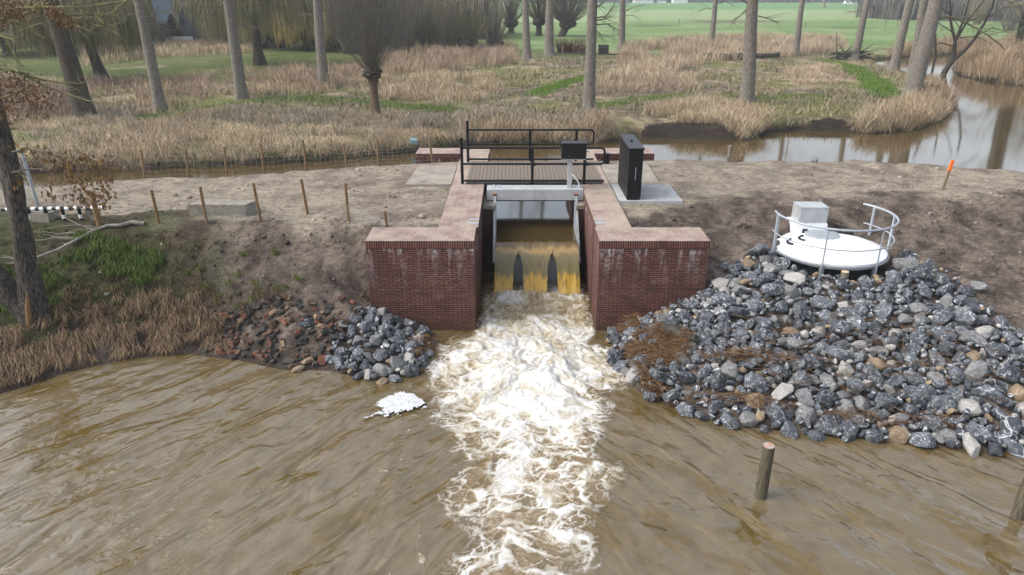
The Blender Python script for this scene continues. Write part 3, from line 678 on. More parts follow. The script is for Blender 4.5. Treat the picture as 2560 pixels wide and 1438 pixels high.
gpart('handle', MB().tube([(2.32, 22.2, 3.70), (2.37, 22.2, 3.70), (2.39, 22.12, 3.70)], .018, 6), M['galv'], cb)
gpart('lock', MB().tube([(1.78, 22.02, 3.58), (1.78, 22.005, 3.58)], .012, 8), M['galv'], cb)

# ------------------------------------------------------------------ footbridge
fb = tag(empty('footbridge', (.75, 24.4, 2.5)), 'timber plank footbridge with black tube railings crossing behind the sluice gate', 'footbridge')
def bpart(name, mb, m, parent=None, **kw):
    o = mb.build(name, m, parent or fb, **kw)
    if parent is None: o.location = -Vector(fb.location)
    return o
mb = MB(); x = -1.50; k = 0
while x < 2.95:
    mb.box(x, x + .118, 22.80 + .008 * ((k * 7) % 3), 25.98 - .008 * ((k * 5) % 3), ZT + .012, ZT + .060); x += .128; k += 1
bpart('deck', mb, M['plank'])
bpart('side_joist', MB().box(-.90, 2.25, 22.83, 22.93, 2.24, ZT + .008), M['dark']); bpart('side_joist', MB().box(-.90, 2.25, 25.85, 25.95, 2.24, ZT + .008), M['dark'])
bpart('deck_underside', MB().box(-.90, 2.25, 22.95, 25.83, 2.30, 2.36), M['dark'])
def railing(yy, zoff=0):
    rl = bpart('railing', MB().tube([(-1.62, yy, ZT + .005), (-1.62, yy, 4.02)], .05, 12), M['black'], smooth=True)
    xr = 2.98; top, midz, bot = ZT + 1.19, ZT + .67, ZT + .12
    arc = [(-1.62, yy, top), (xr - .12, yy, top)] + [(xr - .12 + .12 * math.sin(a_), yy, top - .12 + .12 * math.cos(a_)) for a_ in np.linspace(.2, math.pi / 2, 6)] + [(xr, yy, midz + .12)] + [(xr - .12 + .12 * math.cos(a_), yy, midz + .12 - .12 * math.sin(a_)) for a_ in np.linspace(.2, math.pi / 2, 6)] + [(-1.62, yy, midz)]
    bpart('rail', MB().tube(arc, .036, 10), M['black'], rl, smooth=True)
    bpart('rail', MB().tube([(-1.62, yy, bot), (3.0, yy, bot)], .036, 10), M['black'], rl, smooth=True)
    for xx in (.66, 2.35):
        bpart('post', MB().box(xx - .045, xx + .045, yy - .03, yy + .03, 2.40 if yy < 24 else ZT, top - .02), M['black'], rl)
        bpart('clamp', MB().box(xx + .03, xx + .12, yy - .045, yy + .045, midz - .05, midz + .05), M['black'], rl)
    bpart('foot_plate', MB().box(-1.72, -1.52, yy - .09, yy + .09, ZT + .001, ZT + .014), M['galv'], rl)
railing(22.76); railing(26.02)

# paving either end, concrete pad, cabinet
def slab(name, poly, z, t, m, label, cat, uv=True, bevel=0, group=None):
    cxm = sum(p[0] for p in poly) / len(poly); cym = sum(p[1] for p in poly) / len(poly)
    mb = MB().prism([(p[0] - cxm, p[1] - cym) for p in poly], -t, 0); o = mb.build(name, m, None, uv=uv, bevel=bevel); o.location = (cxm, cym, z); return tag(o, label, cat, group)
slab('paved_apron', [(-3.5, 22.78), (-1.99, 22.78), (-1.99, 25.5), (-3.4, 25.5)], 2.490, .1, M['paver'], 'sandy patch of clay pavers left of the footbridge', 'paving')
slab('paved_apron', [(3.22, 22.74), (4.85, 22.74), (5.0, 26.0), (3.22, 26.0)], 2.490, .1, M['paver'], 'grey patch of clay pavers behind the black cabinet', 'paving')
slab('concrete_pad', [(3.24, 20.72), (5.14, 20.72), (5.14, 22.70), (3.24, 22.70)], 2.510, .2, M['concrete'], 'pale concrete slab under the black cabinet', 'slab', bevel=.01)
cab = tag(empty('electrical_cabinet', (3.66, 21.7, 2.51)), 'tall narrow black electrical cabinet standing on the concrete slab', 'cabinet')
o = MB().box(-.21, .21, -.92, 1.05, .06, 1.53).build('body', M['black'], cab, bevel=.01)
MB().box(-.19, .19, -.90, 1.03, .0, .058).build('plinth', M['dark'], cab)
mb = MB(); mb.add([(-.235, -.95, 1.535), (.235, -.95, 1.535), (.235, 1.08, 1.535), (-.235, 1.08, 1.535), (-.235, -.95, 1.57), (.235, -.95, 1.57), (.235, 1.08, 1.61), (-.235, 1.08, 1.61)], [(0, 3, 2, 1), (4, 5, 6, 7), (0, 1, 5, 4), (1, 2, 6, 5), (2, 3, 7, 6), (3, 0, 4, 7)])
rf = mb.build('roof', M['black'], cab, bevel=.008)
MB().box(-.035, .035, .02, .12, 1.585, 1.625).build('vent', M['dark'], rf)
MB().box(.0, .018, -.934, -.921, .62, 1.0).build('handle', M['galv'], cab)
for i, yy in enumerate(np.linspace(-.7, .85, 7)): MB().box(-.2165, -.211, yy - .004, yy + .004, .1, 1.5).build('door_seam', M['dark'], cab)

# ------------------------------------------------------------------ tank with lid and railing
tk = tag(empty('pump_tank', (8.83, 18.72, 1.2)), 'white round tank lid with grey guard rail and metal box above the stones', 'pump tank')
TZ = 1.75 - 1.2
def lathe(prof, n=64, x=0, y=0):
    mb = MB(); vs = []; k = len(prof)
    for r_, z in prof: vs += [(x + r_ * math.cos(2 * math.pi * j / n), y + r_ * math.sin(2 * math.pi * j / n), z) for j in range(n)]
    fs = [(i * n + j, i * n + (j + 1) % n, (i + 1) * n + (j + 1) % n, (i + 1) * n + j) for i in range(k - 1) for j in range(n)]
    fs += [tuple(range(n))[::-1], tuple((k - 1) * n + j for j in range(n))]; return mb.add(vs, fs)
lathe([(1.30, -.5), (1.32, TZ - .16)]).build('tank_body', M['dark'], tk, smooth=True)
lid = lathe([(1.36, TZ - .15), (1.47, TZ - .14), (1.48, TZ), (1.46, TZ + .02), (1.2, TZ + .09), (.85, TZ + .165), (.5, TZ + .205), (.2, TZ + .215)]).build('lid', M['white'], tk, smooth=True)
MB().tube([(1.50 * math.cos(a_), 1.50 * math.sin(a_), TZ - .075) for a_ in np.linspace(0, 2 * math.pi, 72, endpoint=False)], .035, 8, closed=True).build('rim_band', M['steel_grey'], lid, smooth=True)
hatch = lathe([(.47, TZ + .12), (.47, TZ + .215), (.44, TZ + .235), (.25, TZ + .26), (.08, TZ + .265)], 40, -.05, .42).build('inspection_dome', M['galv'], lid, smooth=True)
for j in range(14):
    a_ = 2 * math.pi * j / 14; MB().box(-.02 - .0 + .45 * math.cos(a_) - .05, .02 + .45 * math.cos(a_) - .05, .42 + .45 * math.sin(a_) - .02, .42 + .45 * math.sin(a_) + .02, TZ + .216, TZ + .245).build('bolt', M['alu'], hatch)
for (cx_, cy_, a0, a1, rr) in ((-.85, .15, 100, 230, .24), (-1.20, .0, 110, 225, .26)):
    ang = np.linspace(R(a0), R(a1), 12); zz = lambda p: TZ + .245 - .155 * (math.hypot(*p)) ** 1.7 * .62
    MB().tube([(cx_ + .3 + rr * math.cos(t), cy_ + rr * math.sin(t), zz((cx_ + .3 + rr * math.cos(t), cy_ + rr * math.sin(t)))) for t in ang], .032, 6).build('grip_strip', M['dark'], lid)
MB().box(.55, 1.0, .75, .80, TZ + .08, TZ + .17).build('grip_strip', M['dark'], lid)
ped = MB().add([(-.72, .72, TZ + .06), (.22, .72, TZ + .06), (.22, 1.5, TZ - .1), (-.72, 1.5, TZ - .1), (-.72, .78, TZ + .42), (.22, .78, TZ + .42), (.22, 1.46, TZ + .42), (-.72, 1.46, TZ + .42)], [(0, 3, 2, 1), (4, 5, 6, 7), (0, 1, 5, 4), (1, 2, 6, 5), (2, 3, 7, 6), (3, 0, 4, 7)]).build('pedestal', M['white'], tk, bevel=.01)
MB().box(-.5, -.36, .70, .722, TZ + .1, TZ + .28).build('opening', M['dark'], ped)
bx = MB().box(-.60, .20, .82, 1.42, TZ + .422, TZ + .87).build('metal_box', M['alu'], tk, bevel=.006)
MB().box(-.61, .21, .81, 1.43, TZ + .872, TZ + .895).build('box_lid', M['alu'], bx, bevel=.004)
MB().tube([(.12, 1.40, TZ + .9), (.13, 1.40, TZ + .95), (.19, 1.40, TZ + .95), (.20, 1.40, TZ + .88)], .012, 6).build('clasp', M['galv'], bx)
RR = 1.56; a0, a1 = R(172), R(398)
top = [(RR * math.cos(a_), RR * math.sin(a_), TZ + .96) for a_ in np.linspace(a0, a1, 60)]; midr = [(RR * math.cos(a_), RR * math.sin(a_), TZ + .42) for a_ in np.linspace(a0, a1 - R(4), 60)]
gr = MB().tube(top, .032, 8).build('guard_rail', M['galv'], tk, smooth=True)
MB().tube(midr, .018, 8).build('rail', M['galv'], gr, smooth=True)
for deg, wd in ((183, .05), (242, .022), (296, .022), (352, .045), (385, .045)):
    a_ = R(deg); c_, s_ = math.cos(a_), math.sin(a_)
    MB().tube([(RR * c_, RR * s_, TZ - .40), (RR * c_, RR * s_, TZ + .95)], wd, 6).build('post', M['galv'], gr)
    MB().box(RR * c_ * .97 - .05, RR * c_ * .97 + .05, RR * s_ * .97 - .05, RR * s_ * .97 + .05, TZ - .42, TZ - .14).build('bracket', M['steel_grey'], gr)
p_ = gp(2052, 688, 1.5)
def cyl_post(name, loc, h, r, m, label, cat, lean=(0, 0), group=None, capm=None, sides=12, below=.3):
    e = None
    o = MB().tube([(0, 0, -below), (0, 0, h * .5), (lean[0] * h, lean[1] * h, h)], [r * 1.03, r, r * .97], sides).build(name, m, None, smooth=True)
    o.location = loc; tag(o, label, cat, group)
    if capm:
        c = MB().tube([(lean[0] * h, lean[1] * h, h + .001), (lean[0] * h, lean[1] * h, h + .012)], [r * .93, r * .90], sides).build('cut_top', capm, o)
    return o
cyl_post('sawn_stake', (8.62, 17.12, 1.2), .42, .10, M['postgrey'], 'short sawn stake in the stones against the dark tank wall', 'stake', capm=M['cut'])
M['mixcap'] = noisy('painted_post_top', (.42, .39, .37), (.54, .20, .11), 9, .7, lo=.42, hi=.6)
cyl_post('mooring_post', (4.42, 10.24, 0), 1.08, .105, M['postdark'], 'round wooden post with painted top standing alone in the brown water', 'post', capm=M['mixcap'], below=.8)
cyl_post('mooring_post', (8.66, 9.72, 0), 1.2, .115, M['postdark'], 'dark wooden post in the water at the right edge of the view', 'post', (.05, 0), capm=M['postdark'], below=.8)
q = at(1823, 392, ZUP); cyl_post('river_post', (q[0], q[1], ZUP), .5, .085, M['postgrey'], 'short grey post in the upper river close to the path', 'post', capm=M['mixcap'], below=.5)
q = gp(2357, 474, 2.4); o = MB().box(-.045, .045, -.02, .02, -.1, .95).build('marker_stake', M['reflector'], None); o.location = q; o.rotation_euler = (0, R(6), 0)
MB().box(-.048, .048, -.023, .023, .62, .955).build('orange_top', M['orange'], o); tag(o, 'thin wooden survey stake with bright orange top beside the path', 'stake')
# concrete block on the path
q = gp(552, 535, 2.4)
o = MB().prism([(-.86, -.22), (.78, -.30), (.95, .22), (-.72, .36)], -.05, .30).build('concrete_block', M['old_concrete'], None, bevel=.015); o.location = (q.x, q.y + .15, gz(q.x, q.y)); tag(o, 'long low concrete block lying on the sandy path behind the fence', 'block')
# black bin by the far coping, blue scrap
q = at(1516, 408, 2.5); o = lathe([(.11, -.02), (.14, .30), (.15, .32), (.15, .36), (.05, .38)], 16).build('black_bucket', M['black'], None, smooth=True); o.location = (q[0], q[1], 2.5); tag(o, 'small black bucket on the coping right of the footbridge', 'bucket')
q = gp(1033, 364, 2.0); o = MB().box(-.16, .16, -.12, .12, 0, .22).build('blue_carton', M['blue'], None, bevel=.01); o.location = q + Vector((0, 0, .10)); o.rotation_euler = (.3, .2, .5); tag(o, 'small light blue carton caught in the reeds on the far bank', 'carton')
q = at(2037, 401, ZUP)

# ------------------------------------------------------------------ fences
def fence(name, bases, tops, label, meshspans, zmesh=(.03, .95), pr=.042):
    root = tag(empty(name, bases[0]), label, 'fence'); L0 = Vector(bases[0])
    for b_, t_ in zip(bases, tops):
        o = MB().tube([Vector(b_) - L0 - Vector((0, 0, .25)), Vector(b_) - L0, Vector(t_) - L0], [pr, pr, pr * .96], 10).build('post', M['post'], root, smooth=True)
    for a_, b_ in meshspans:
        mb = MB(); P0, P1 = Vector(bases[a_]), Vector(bases[b_]); T0, T1 = Vector(tops[a_]), Vector(tops[b_]); nW = max(2, int((P1 - P0).length / .16))
        f = lambda s, h: (P0.lerp(P1, s)).lerp(T0.lerp(T1, s), h) - L0 + Vector((0, -.05, .03 * math.sin(s * 9 + h * 4)))
        for h in np.linspace(zmesh[0], zmesh[1], 8): mb.tube([f(s, h) for s in np.linspace(0, 1, 5)], .0035, 3, cap=False)
        for s in np.linspace(0, 1, nW): mb.tube([f(s, zmesh[0]), f(s, zmesh[1])], .0028, 3, cap=False)
        mb.build('wire_mesh', M['wire'], root)
    return root
fb_px = [((397, 556), (378, 475)), ((517, 558), (500, 467)), ((652, 553), (633, 458)), ((769, 536), (753, 448)), ((872, 553), (863, 458)), ((967, 567), (961, 528))]
bases = [gp(*p[0]) for p in fb_px]; tops = [atY(p[1][0], p[1][1], b_.y + .02) for p, b_ in zip(fb_px, bases)]
fence('post_fence', bases, tops, 'row of brown wooden stakes with sagging wire mesh on top of the muddy bank', [(1, 2), (4, 5)], (.03, .42))
bk_px = [((362, 447), (352, 375)), ((472, 443), (463, 373)), ((566, 437), (560, 368)), ((660, 432), (652, 360)), ((766, 426), (757, 351)), ((868, 420), (858, 359)), ((946, 416), (943, 352)), ((1082, 408), (1073, 345))]
bases = [];
for p in bk_px:
    q = at(p[0][0], p[0][1], 2.38); bases.append(Vector((q[0], q[1], gz(q[0], q[1]))))
tops = [atY(p[1][0], p[1][1], b_.y + .02) for p, b_ in zip(bk_px, bases)]
fence('mesh_fence', bases, tops, 'wire mesh fence on thin wooden posts along the upper river left of the footbridge', [(i, i + 1) for i in range(7)])
ALB = 0.70
# ------------------------------------------------------------------ grass and reeds (uncountable: stuff)
def blades(name, P, Hh, Wd, lean, drop, cols):
    n = len(P); az = rng.uniform(0, 2 * np.pi, n); tx, ty = np.cos(az), np.sin(az)
    t = np.stack([tx, ty, np.zeros(n)], 1) * Wd[:, None] * .5
    L3 = np.concatenate([lean, np.zeros((n, 1))], 1); up = np.zeros((n, 3)); up[:, 2] = Hh
    mid = P + L3 * .45 + up * (.62 + .38 * drop)[:, None]; tip = P + L3 + up * (1 - .75 * drop)[:, None]
    V = np.stack([P - t, P + t, mid + t * .8, mid - t * .8, tip], 1).reshape(-1, 3)
    b_ = np.arange(n)[:, None] * 5; F4 = b_ + np.array([[0, 1, 2, 3]]); F3 = b_ + np.array([[3, 2, 4]])
    return V, F3, F4, np.repeat(cols, 5, 0)
def poly_sample(poly, n):
    poly = np.array(poly); lo, hi = poly.min(0), poly.max(0); out = np.zeros((0, 2))
    while len(out) < n:
        q = rng.uniform(lo, hi, (n * 2, 2)); out = np.concatenate([out, q[inpoly(q[:, 0], q[:, 1], poly)]])
    return out[:n]
def parea(poly):
    p = np.array(poly); x, y = p[:, 0], p[:, 1]; return .5 * abs(np.dot(x, np.roll(y, -1)) - np.dot(y, np.roll(x, -1)))
SOILPOLY = [P2([(1590, 352), (1620, 328), (1700, 318), (1800, 322), (1875, 345), (1880, 358), (1700, 358)], 1.6), P2([(1985, 330), (2010, 315), (2070, 310), (2140, 318), (2170, 336)], 1.6)]
TRACKS = [(P2([(1345, 232), (1420, 205), (1520, 180), (1640, 155), (1700, 146)], 1.9), 1.0), (P2([(2060, 152), (2130, 168), (2180, 200), (2215, 240)], 1.9), 1.15), (P2([(1480, 268), (1640, 245), (1850, 242), (2050, 245)], 1.9), .8), (P2([(380, 300), (560, 265), (760, 245), (900, 255), (1150, 278)], 1.9), 1.0)]
def reedbed(name, polypx, dens, hgt, wid, c1, c2, z=1.9, per=5, lean=.35, drop=(0, .35), thr=None, cap=26000, seed=0, green=0, label=None):
    poly = P2(polypx, z); n = int(min(cap, parea(poly) * dens)); C = poly_sample(poly, n)
    cl = np.clip(.5 + 1.35 * (fbm(C[:, 0] * .5, C[:, 1] * .5, 300 + seed, 4) - .5), 0, 1)
    k = ~inpoly(C[:, 0], C[:, 1], RIV) & (polydist(C[:, 0], C[:, 1], RIV) > .4)
    for sp_ in SOILPOLY: k &= ~inpoly(C[:, 0], C[:, 1], sp_)
    for tr, wd in TRACKS: k &= polydist(C[:, 0], C[:, 1], tr, False) > wd
    if thr is not None: k &= (cl + rng.uniform(-.12, .12, n)) > thr
    C = C[k]; cl = cl[k]; n = len(C); C = np.repeat(C, per, 0); cl = np.repeat(cl, per)
    size = np.repeat(rng.uniform(hgt[0], hgt[1], n), per) * (.30 + 1.4 * cl)
    rep = per * n; sp = np.where(size > 1, .16, .10)
    XY = C + rng.normal(0, 1, (rep, 2)) * sp[:, None]; Z = height(XY[:, 0], XY[:, 1]) - .03
    P = np.stack([XY[:, 0], XY[:, 1], Z], 1); Hh = size * rng.uniform(.65, 1.15, rep)
    ln = (XY - C) * 1.6 + rng.normal(0, lean, (rep, 2)) * Hh[:, None] * .6 + np.repeat(rng.normal(0, lean, (n, 2)), per, 0) * Hh[:, None]
    dr = rng.uniform(drop[0], drop[1], rep)
    mixv = np.clip(fbm(XY[:, 0] * .45, XY[:, 1] * .45, 320 + seed, 3) * 2.4 - .75 + rng.normal(0, .18, rep), 0, 1)[:, None]
    cols = lerp(np.array(c1), np.array(c2), mixv) * rng.uniform(.75, 1.25, (rep, 1))
    if green: cols = np.where(rng.random((rep, 1)) < green, np.array((.085, .125, .03)) * rng.uniform(.7, 1.4, (rep, 1)), cols)
    W_ = np.full(rep, wid) * rng.uniform(.35, 1.0, rep)
    return blades(name, P, Hh, W_, ln, dr, cols * ALB)
def put_grass(name, packs):
    V = []; A3 = []; A4 = []; Cc = []; o_ = 0
    for v, f3, f4, c in packs: V.append(v); A3.append(f3 + o_); A4.append(f4 + o_); Cc.append(c); o_ += len(v)
    return tag(link(name, fast_mesh(name, np.concatenate(V), np.concatenate(A3), np.concatenate(A4), np.concatenate(Cc)), M['grass']), kind='stuff')
PALE = (.68, .555, .38); TAN = (.54, .41, .265); PINK = (.46, .345, .26); BROWN = (.26, .19, .135); GREY = (.37, .325, .275)
put_grass('bank_grass', [
    reedbed('a', [(-200, 320), (0, 300), (200, 300), (420, 305), (700, 325), (1000, 330), (1180, 335), (1180, 366), (1050, 378), (900, 394), (700, 406), (500, 415), (300, 427), (0, 437), (-200, 450)], 44, (.18, .46), .018, PALE, TAN, per=12, lean=.9, drop=(.1, 1.3), thr=.46, seed=1, green=.06),
    reedbed('a2', [(200, 285), (420, 290), (640, 270), (760, 285), (1180, 300), (1180, 345), (900, 350), (640, 345), (400, 330), (200, 315)], 22, (.2, .45), .018, GREY, TAN, per=8, lean=.7, drop=(.0, .8), thr=.44, seed=2, green=.12),
    reedbed('a3', [(-200, 290), (0, 280), (200, 285), (760, 290), (1180, 310), (1180, 362), (900, 392), (500, 412), (0, 434), (-200, 450)], 7, (.3, .7), .018, BROWN, GREY, per=9, lean=.5, drop=(.0, .7), thr=.50, seed=22),
    reedbed('b', [(1150, 300), (1330, 288), (1560, 290), (1640, 312), (1560, 352), (1500, 359), (1300, 360), (1150, 366)], 45, (.3, .65), .02, TAN, GREY, per=10, lean=.8, drop=(.1, 1.1), thr=.44, seed=3, green=.06),
    reedbed('b2', [(1240, 325), (1560, 325), (1560, 352), (1300, 360), (1150, 366)], 40, (.3, .6), .02, PALE, TAN, per=9, lean=.9, drop=(.2, 1.2), thr=.38, seed=13),
    reedbed('c', [(1540, 280), (1740, 268), (1860, 275), (1920, 300), (1915, 335), (1880, 352), (1820, 345), (1750, 318), (1640, 312)], 48, (.35, .8), .02, PALE, TAN, per=10, lean=.7, drop=(.1, 1.1), thr=.43, seed=4),
    reedbed('c2', [(2150, 300), (2230, 270), (2330, 225), (2392, 240), (2402, 275), (2362, 305), (2290, 328), (2190, 336)], 48, (.35, .8), .02, PALE, TAN, per=10, lean=.7, drop=(.1, 1.1), thr=.42, seed=5, green=.05),
    reedbed('c3', [(1880, 310), (2000, 305), (2200, 300), (2250, 310), (2180, 336), (2000, 326), (1900, 345)], 34, (.25, .6), .022, TAN, GREY, per=7, lean=.5, drop=(.1, .75), seed=6, green=.2),
])
put_grass('meadow_grass', [
    reedbed('d', [(-100, 230), (700, 200), (1300, 150), (2150, 130), (2200, 165), (2280, 190), (2340, 225), (2250, 290), (1900, 300), (1300, 300), (700, 300), (-100, 310)], 16, (.16, .42), .034, TAN, GREY, per=4, lean=.5, drop=(.1, .6), thr=.46, seed=7, green=.38),
    reedbed('e1', [(200, 215), (420, 200), (620, 180), (900, 165), (955, 195), (950, 228), (780, 238), (620, 245), (420, 270), (230, 275)], 14, (.4, .95), .032, PINK, TAN, per=6, lean=.25, drop=(0, .5), thr=.45, seed=8),
    reedbed('e2', [(955, 150), (1150, 120), (1290, 125), (1290, 158), (1150, 180), (960, 195)], 12, (.6, 1.2), .035, PINK, TAN, per=6, lean=.22, thr=.44, seed=9),
    reedbed('e3', [(950, 205), (1090, 190), (1240, 195), (1250, 250), (1090, 262), (960, 250)], 22, (.35, .75), .03, PALE, TAN, per=6, lean=.3, drop=(.1, .6), thr=.40, seed=10),
    reedbed('e4', [(1560, 125), (1640, 108), (1800, 98), (2100, 100), (2120, 128), (1960, 145), (1760, 160), (1650, 200), (1600, 215), (1500, 215), (1540, 180)], 13, (.6, 1.25), .04, PINK, PALE, per=6, lean=.22, thr=.43, seed=11),
    reedbed('e5', [(1480, 185), (1560, 170), (1740, 190), (1760, 235), (1640, 240), (1500, 225)], 24, (.3, .7), .03, PALE, PINK, per=6, lean=.3, drop=(.1, .6), thr=.42, seed=12),
    reedbed('e6', [(-100, 220), (120, 225), (220, 262), (200, 300), (-100, 330)], 20, (.6, 1.3), .03, BROWN, PINK, per=7, lean=.3, drop=(.1, .6), thr=.34, seed=14),
    reedbed('e7', [(200, 120), (400, 112), (640, 112), (640, 135), (400, 145), (210, 165)], 9, (.5, 1.0), .05, TAN, PALE, per=6, lean=.2, thr=.42, seed=15),
    reedbed('e8', [(1960, 185), (2060, 165), (2110, 185), (2100, 210), (1990, 215)], 26, (.3, .6), .03, PALE, PINK, per=6, lean=.3, drop=(.1, .6), thr=.36, seed=16),
])
mown = []
for (tr, wd), den in zip(TRACKS, (110, 110, 60, 60)):
    a0 = np.array(tr); lo_, hi_ = a0.min(0) - 2, a0.max(0) + 2; n = int(min(60000, np.prod(hi_ - lo_) * den)); C = rng.uniform(lo_, hi_, (n, 2)); d_ = polydist(C[:, 0], C[:, 1], tr, False); C = C[d_ < wd * rng.uniform(.6, 1.15, n)]; C = C[~inpoly(C[:, 0], C[:, 1], RIV)][:9000]; n = len(C)
    P = np.concatenate([C, (height(C[:, 0], C[:, 1]) - .02)[:, None]], 1); g_ = lerp(np.array((.13, .24, .03)), np.array((.23, .27, .09)), rng.random((n, 1)) ** 1.6) * rng.uniform(.65, 1.25, (n, 1))
    mown.append(blades('m', P, rng.uniform(.07, .2, n), rng.uniform(.02, .045, n), rng.normal(0, .07, (n, 2)), rng.uniform(.1, .6, n), g_ * ALB))
put_grass('mown_grass', mown)
put_grass('reed_belt', [
    reedbed('r1', [(2376, 172), (2410, 153), (2470, 128), (2560, 116), (2760, 118), (2900, 240), (2800, 243), (2560, 214), (2450, 201), (2386, 188)], 13, (1.2, 2.1), .04, TAN, BROWN, z=1.7, per=8, lean=.14, seed=17),
    reedbed('r2', [(2172, 150), (2230, 128), (2330, 112), (2490, 108), (2490, 127), (2380, 137), (2230, 146)], 9, (.7, 1.3), .05, TAN, BROWN, per=6, lean=.15, seed=18),
    reedbed('r3', [(2330, 195), (2400, 245), (2405, 275), (2370, 280), (2300, 240), (2260, 190)], 26, (.5, 1.1), .03, TAN, PINK, per=7, lean=.25, drop=(.1, .5), seed=19),
])
# near left bank: drooping dead tussocks by the water, live grass higher up
def tussocks(pts, rad, nb, c1, c2, wid=.016, upr=.6, green=0):
    packs = []
    for (x, y, s) in pts:
        n = int(nb * s); a_ = rng.uniform(0, 2 * np.pi, n); rr = rad * s * rng.uniform(.35, 1.1, n)
        P = np.stack([x + rng.normal(0, .05 * s, n), y + rng.normal(0, .05 * s, n), np.zeros(n)], 1); P[:, 2] = height(P[:, 0], P[:, 1]) - .02
        ln = np.stack([np.cos(a_), np.sin(a_)], 1) * rr[:, None]; ln[:, 1] -= rr * .45
        hh = upr * s * rng.uniform(.5, 1.1, n); cols = lerp(np.array(c1), np.array(c2), rng.random((n, 1)) * .6 + rng.random() * .4) * rng.uniform(.7, 1.25, (n, 1)) * ALB
        packs.append(blades('t', P, hh, np.full(n, wid), ln, rng.uniform(.6, 1.35, n), cols))
    return packs
tp = []
for i in range(170):
    px = -30 + 590 * rng.uniform(0, 1) ** 1.35; py = rng.uniform(0, 1)
    y0 = np.interp(px, [0, 100, 250, 400, 540], [840, 800, 755, 735, 740]); y1 = np.interp(px, [0, 150, 330, 480, 540], [968, 928, 890, 878, 880])
    p = gp(px, y0 + (y1 - y0) * py ** .8, .4); tp.append((p.x, p.y, rng.uniform(.6, 1.25)))
put_grass('dead_tussock_grass', tussocks(tp, .34, 56, (.46, .335, .215), (.27, .185, .11), .012, .27) +
          tussocks([(*gp(rng.uniform(60, 700), rng.uniform(720, 800), .8)[:2], rng.uniform(.3, .7)) for _ in range(60)], .26, 40, (.30, .21, .12), (.20, .15, .08), .012, .25))
gp_ = []
for i in range(330):
    px = rng.uniform(-40, 430); lo = np.interp(px, [0, 200, 420], [575, 585, 640]); hi = np.interp(px, [0, 200, 420], [800, 770, 700])
    p = gp(px, rng.uniform(lo, hi), 1.6)
    if fbm(np.array([p.x * .9]), np.array([p.y * .9]), 400, 3)[0] > .44 + .0004 * max(0, px - 200): gp_.append((p.x, p.y, rng.uniform(.4, 1.0)))
put_grass('green_bank_grass', tussocks(gp_, .26, 48, (.085, .165, .028), (.15, .19, .05), .013, .24) +
          tussocks([(*gp(rng.uniform(-30, 520), rng.uniform(580, 740), 1.6)[:2], rng.uniform(.4, .9)) for _ in range(150)], .26, 30, (.13, .13, .055), (.21, .165, .085), .012, .16))
tuft_spots = [(470, 686), (505, 676), (612, 640), (575, 712), (596, 690), (640, 712), (652, 735), (690, 724), (712, 722), (600, 768), (631, 752), (443, 742), (415, 762), (548, 745), (520, 720), (395, 700), (690, 637), (745, 700)]
for i, (px, py) in enumerate(tuft_spots):
    p = gp(px, py, 1.2); v, f3, f4, c = tussocks([(0, 0, 1)], .17, 46, (.12, .18, .035), (.27, .25, .10), .011, .17)[0]
    v = v.copy(); v[:, 2] += gz(p.x, p.y) - gz(0, 0)
    v[:, 2] -= gz(p.x, p.y); o = link('grass_tuft', fast_mesh('grass_tuft', v, f3, f4, c), M['grass']); o.location = (p.x, p.y, gz(p.x, p.y))
    tag(o, 'small yellow green grass tuft growing on the bare dark mud slope left of the sluice', 'grass tuft', 'grass tufts on the mud slope')

# ------------------------------------------------------------------ trees
def wander(p, d, L, n, jit, up=0, rs=random):
    pts = [Vector(p)]; d = Vector(d).normalized()
    for i in range(n):
        d = (d + Vector((rs.gauss(0, jit), rs.gauss(0, jit), rs.gauss(0, jit) + up))).normalized(); pts.append(pts[-1] + d * (L / n))
    return pts
def crown_mb(trunk_pts, r_top, t0, nb, blen, rs, elev=(25, 60), sub=5, sides=4, thick=.05, droop=0):
    mb = MB(); k = len(trunk_pts) - 1
    for i in range(nb):
        t = t0 + (1 - t0) * (i + rs.random()) / nb; s = t * k; j = min(int(s), k - 1); p = trunk_pts[j].lerp(trunk_pts[j + 1], s - j)
        a_ = rs.uniform(0, 2 * math.pi); e = R(rs.uniform(*elev)); L = blen * (1.15 - .75 * (t - t0) / (1 - t0)) * rs.uniform(.6, 1.1)
        d = Vector((math.cos(a_) * math.cos(e), math.sin(a_) * math.cos(e), math.sin(e)))
        pts = wander(p, d, L, 5, .13, .05 - droop, rs); r = thick * (L / blen + .2)
        mb.tube(pts, [r, r * .8, r * .6, r * .42, r * .28, r * .12], sides, cap=False)
        for q in range(sub):
            jj = rs.randint(1, 4); dd = (pts[jj + 1] - pts[jj]).normalized() + Vector((rs.gauss(0, .55), rs.gauss(0, .55), rs.gauss(.1, .4)))
            tw = wander(pts[jj].lerp(pts[jj + 1], rs.random()), dd, L * rs.uniform(.25, .5), 3, .22, .04 - droop, rs); mb.tube(tw, [r * .34, r * .24, r * .16, r * .08], 3, cap=False)
            for q2 in range(3):
                dd2 = (tw[-1] - tw[-2]).normalized() + Vector((rs.gauss(0, .6), rs.gauss(0, .6), rs.gauss(0, .5)))
                mb.tube(wander(tw[rs.randint(1, 2)], dd2, L * rs.uniform(.12, .25), 2, .2, 0, rs), [r * .14, r * .10, r * .05], 3, cap=False)
    return mb
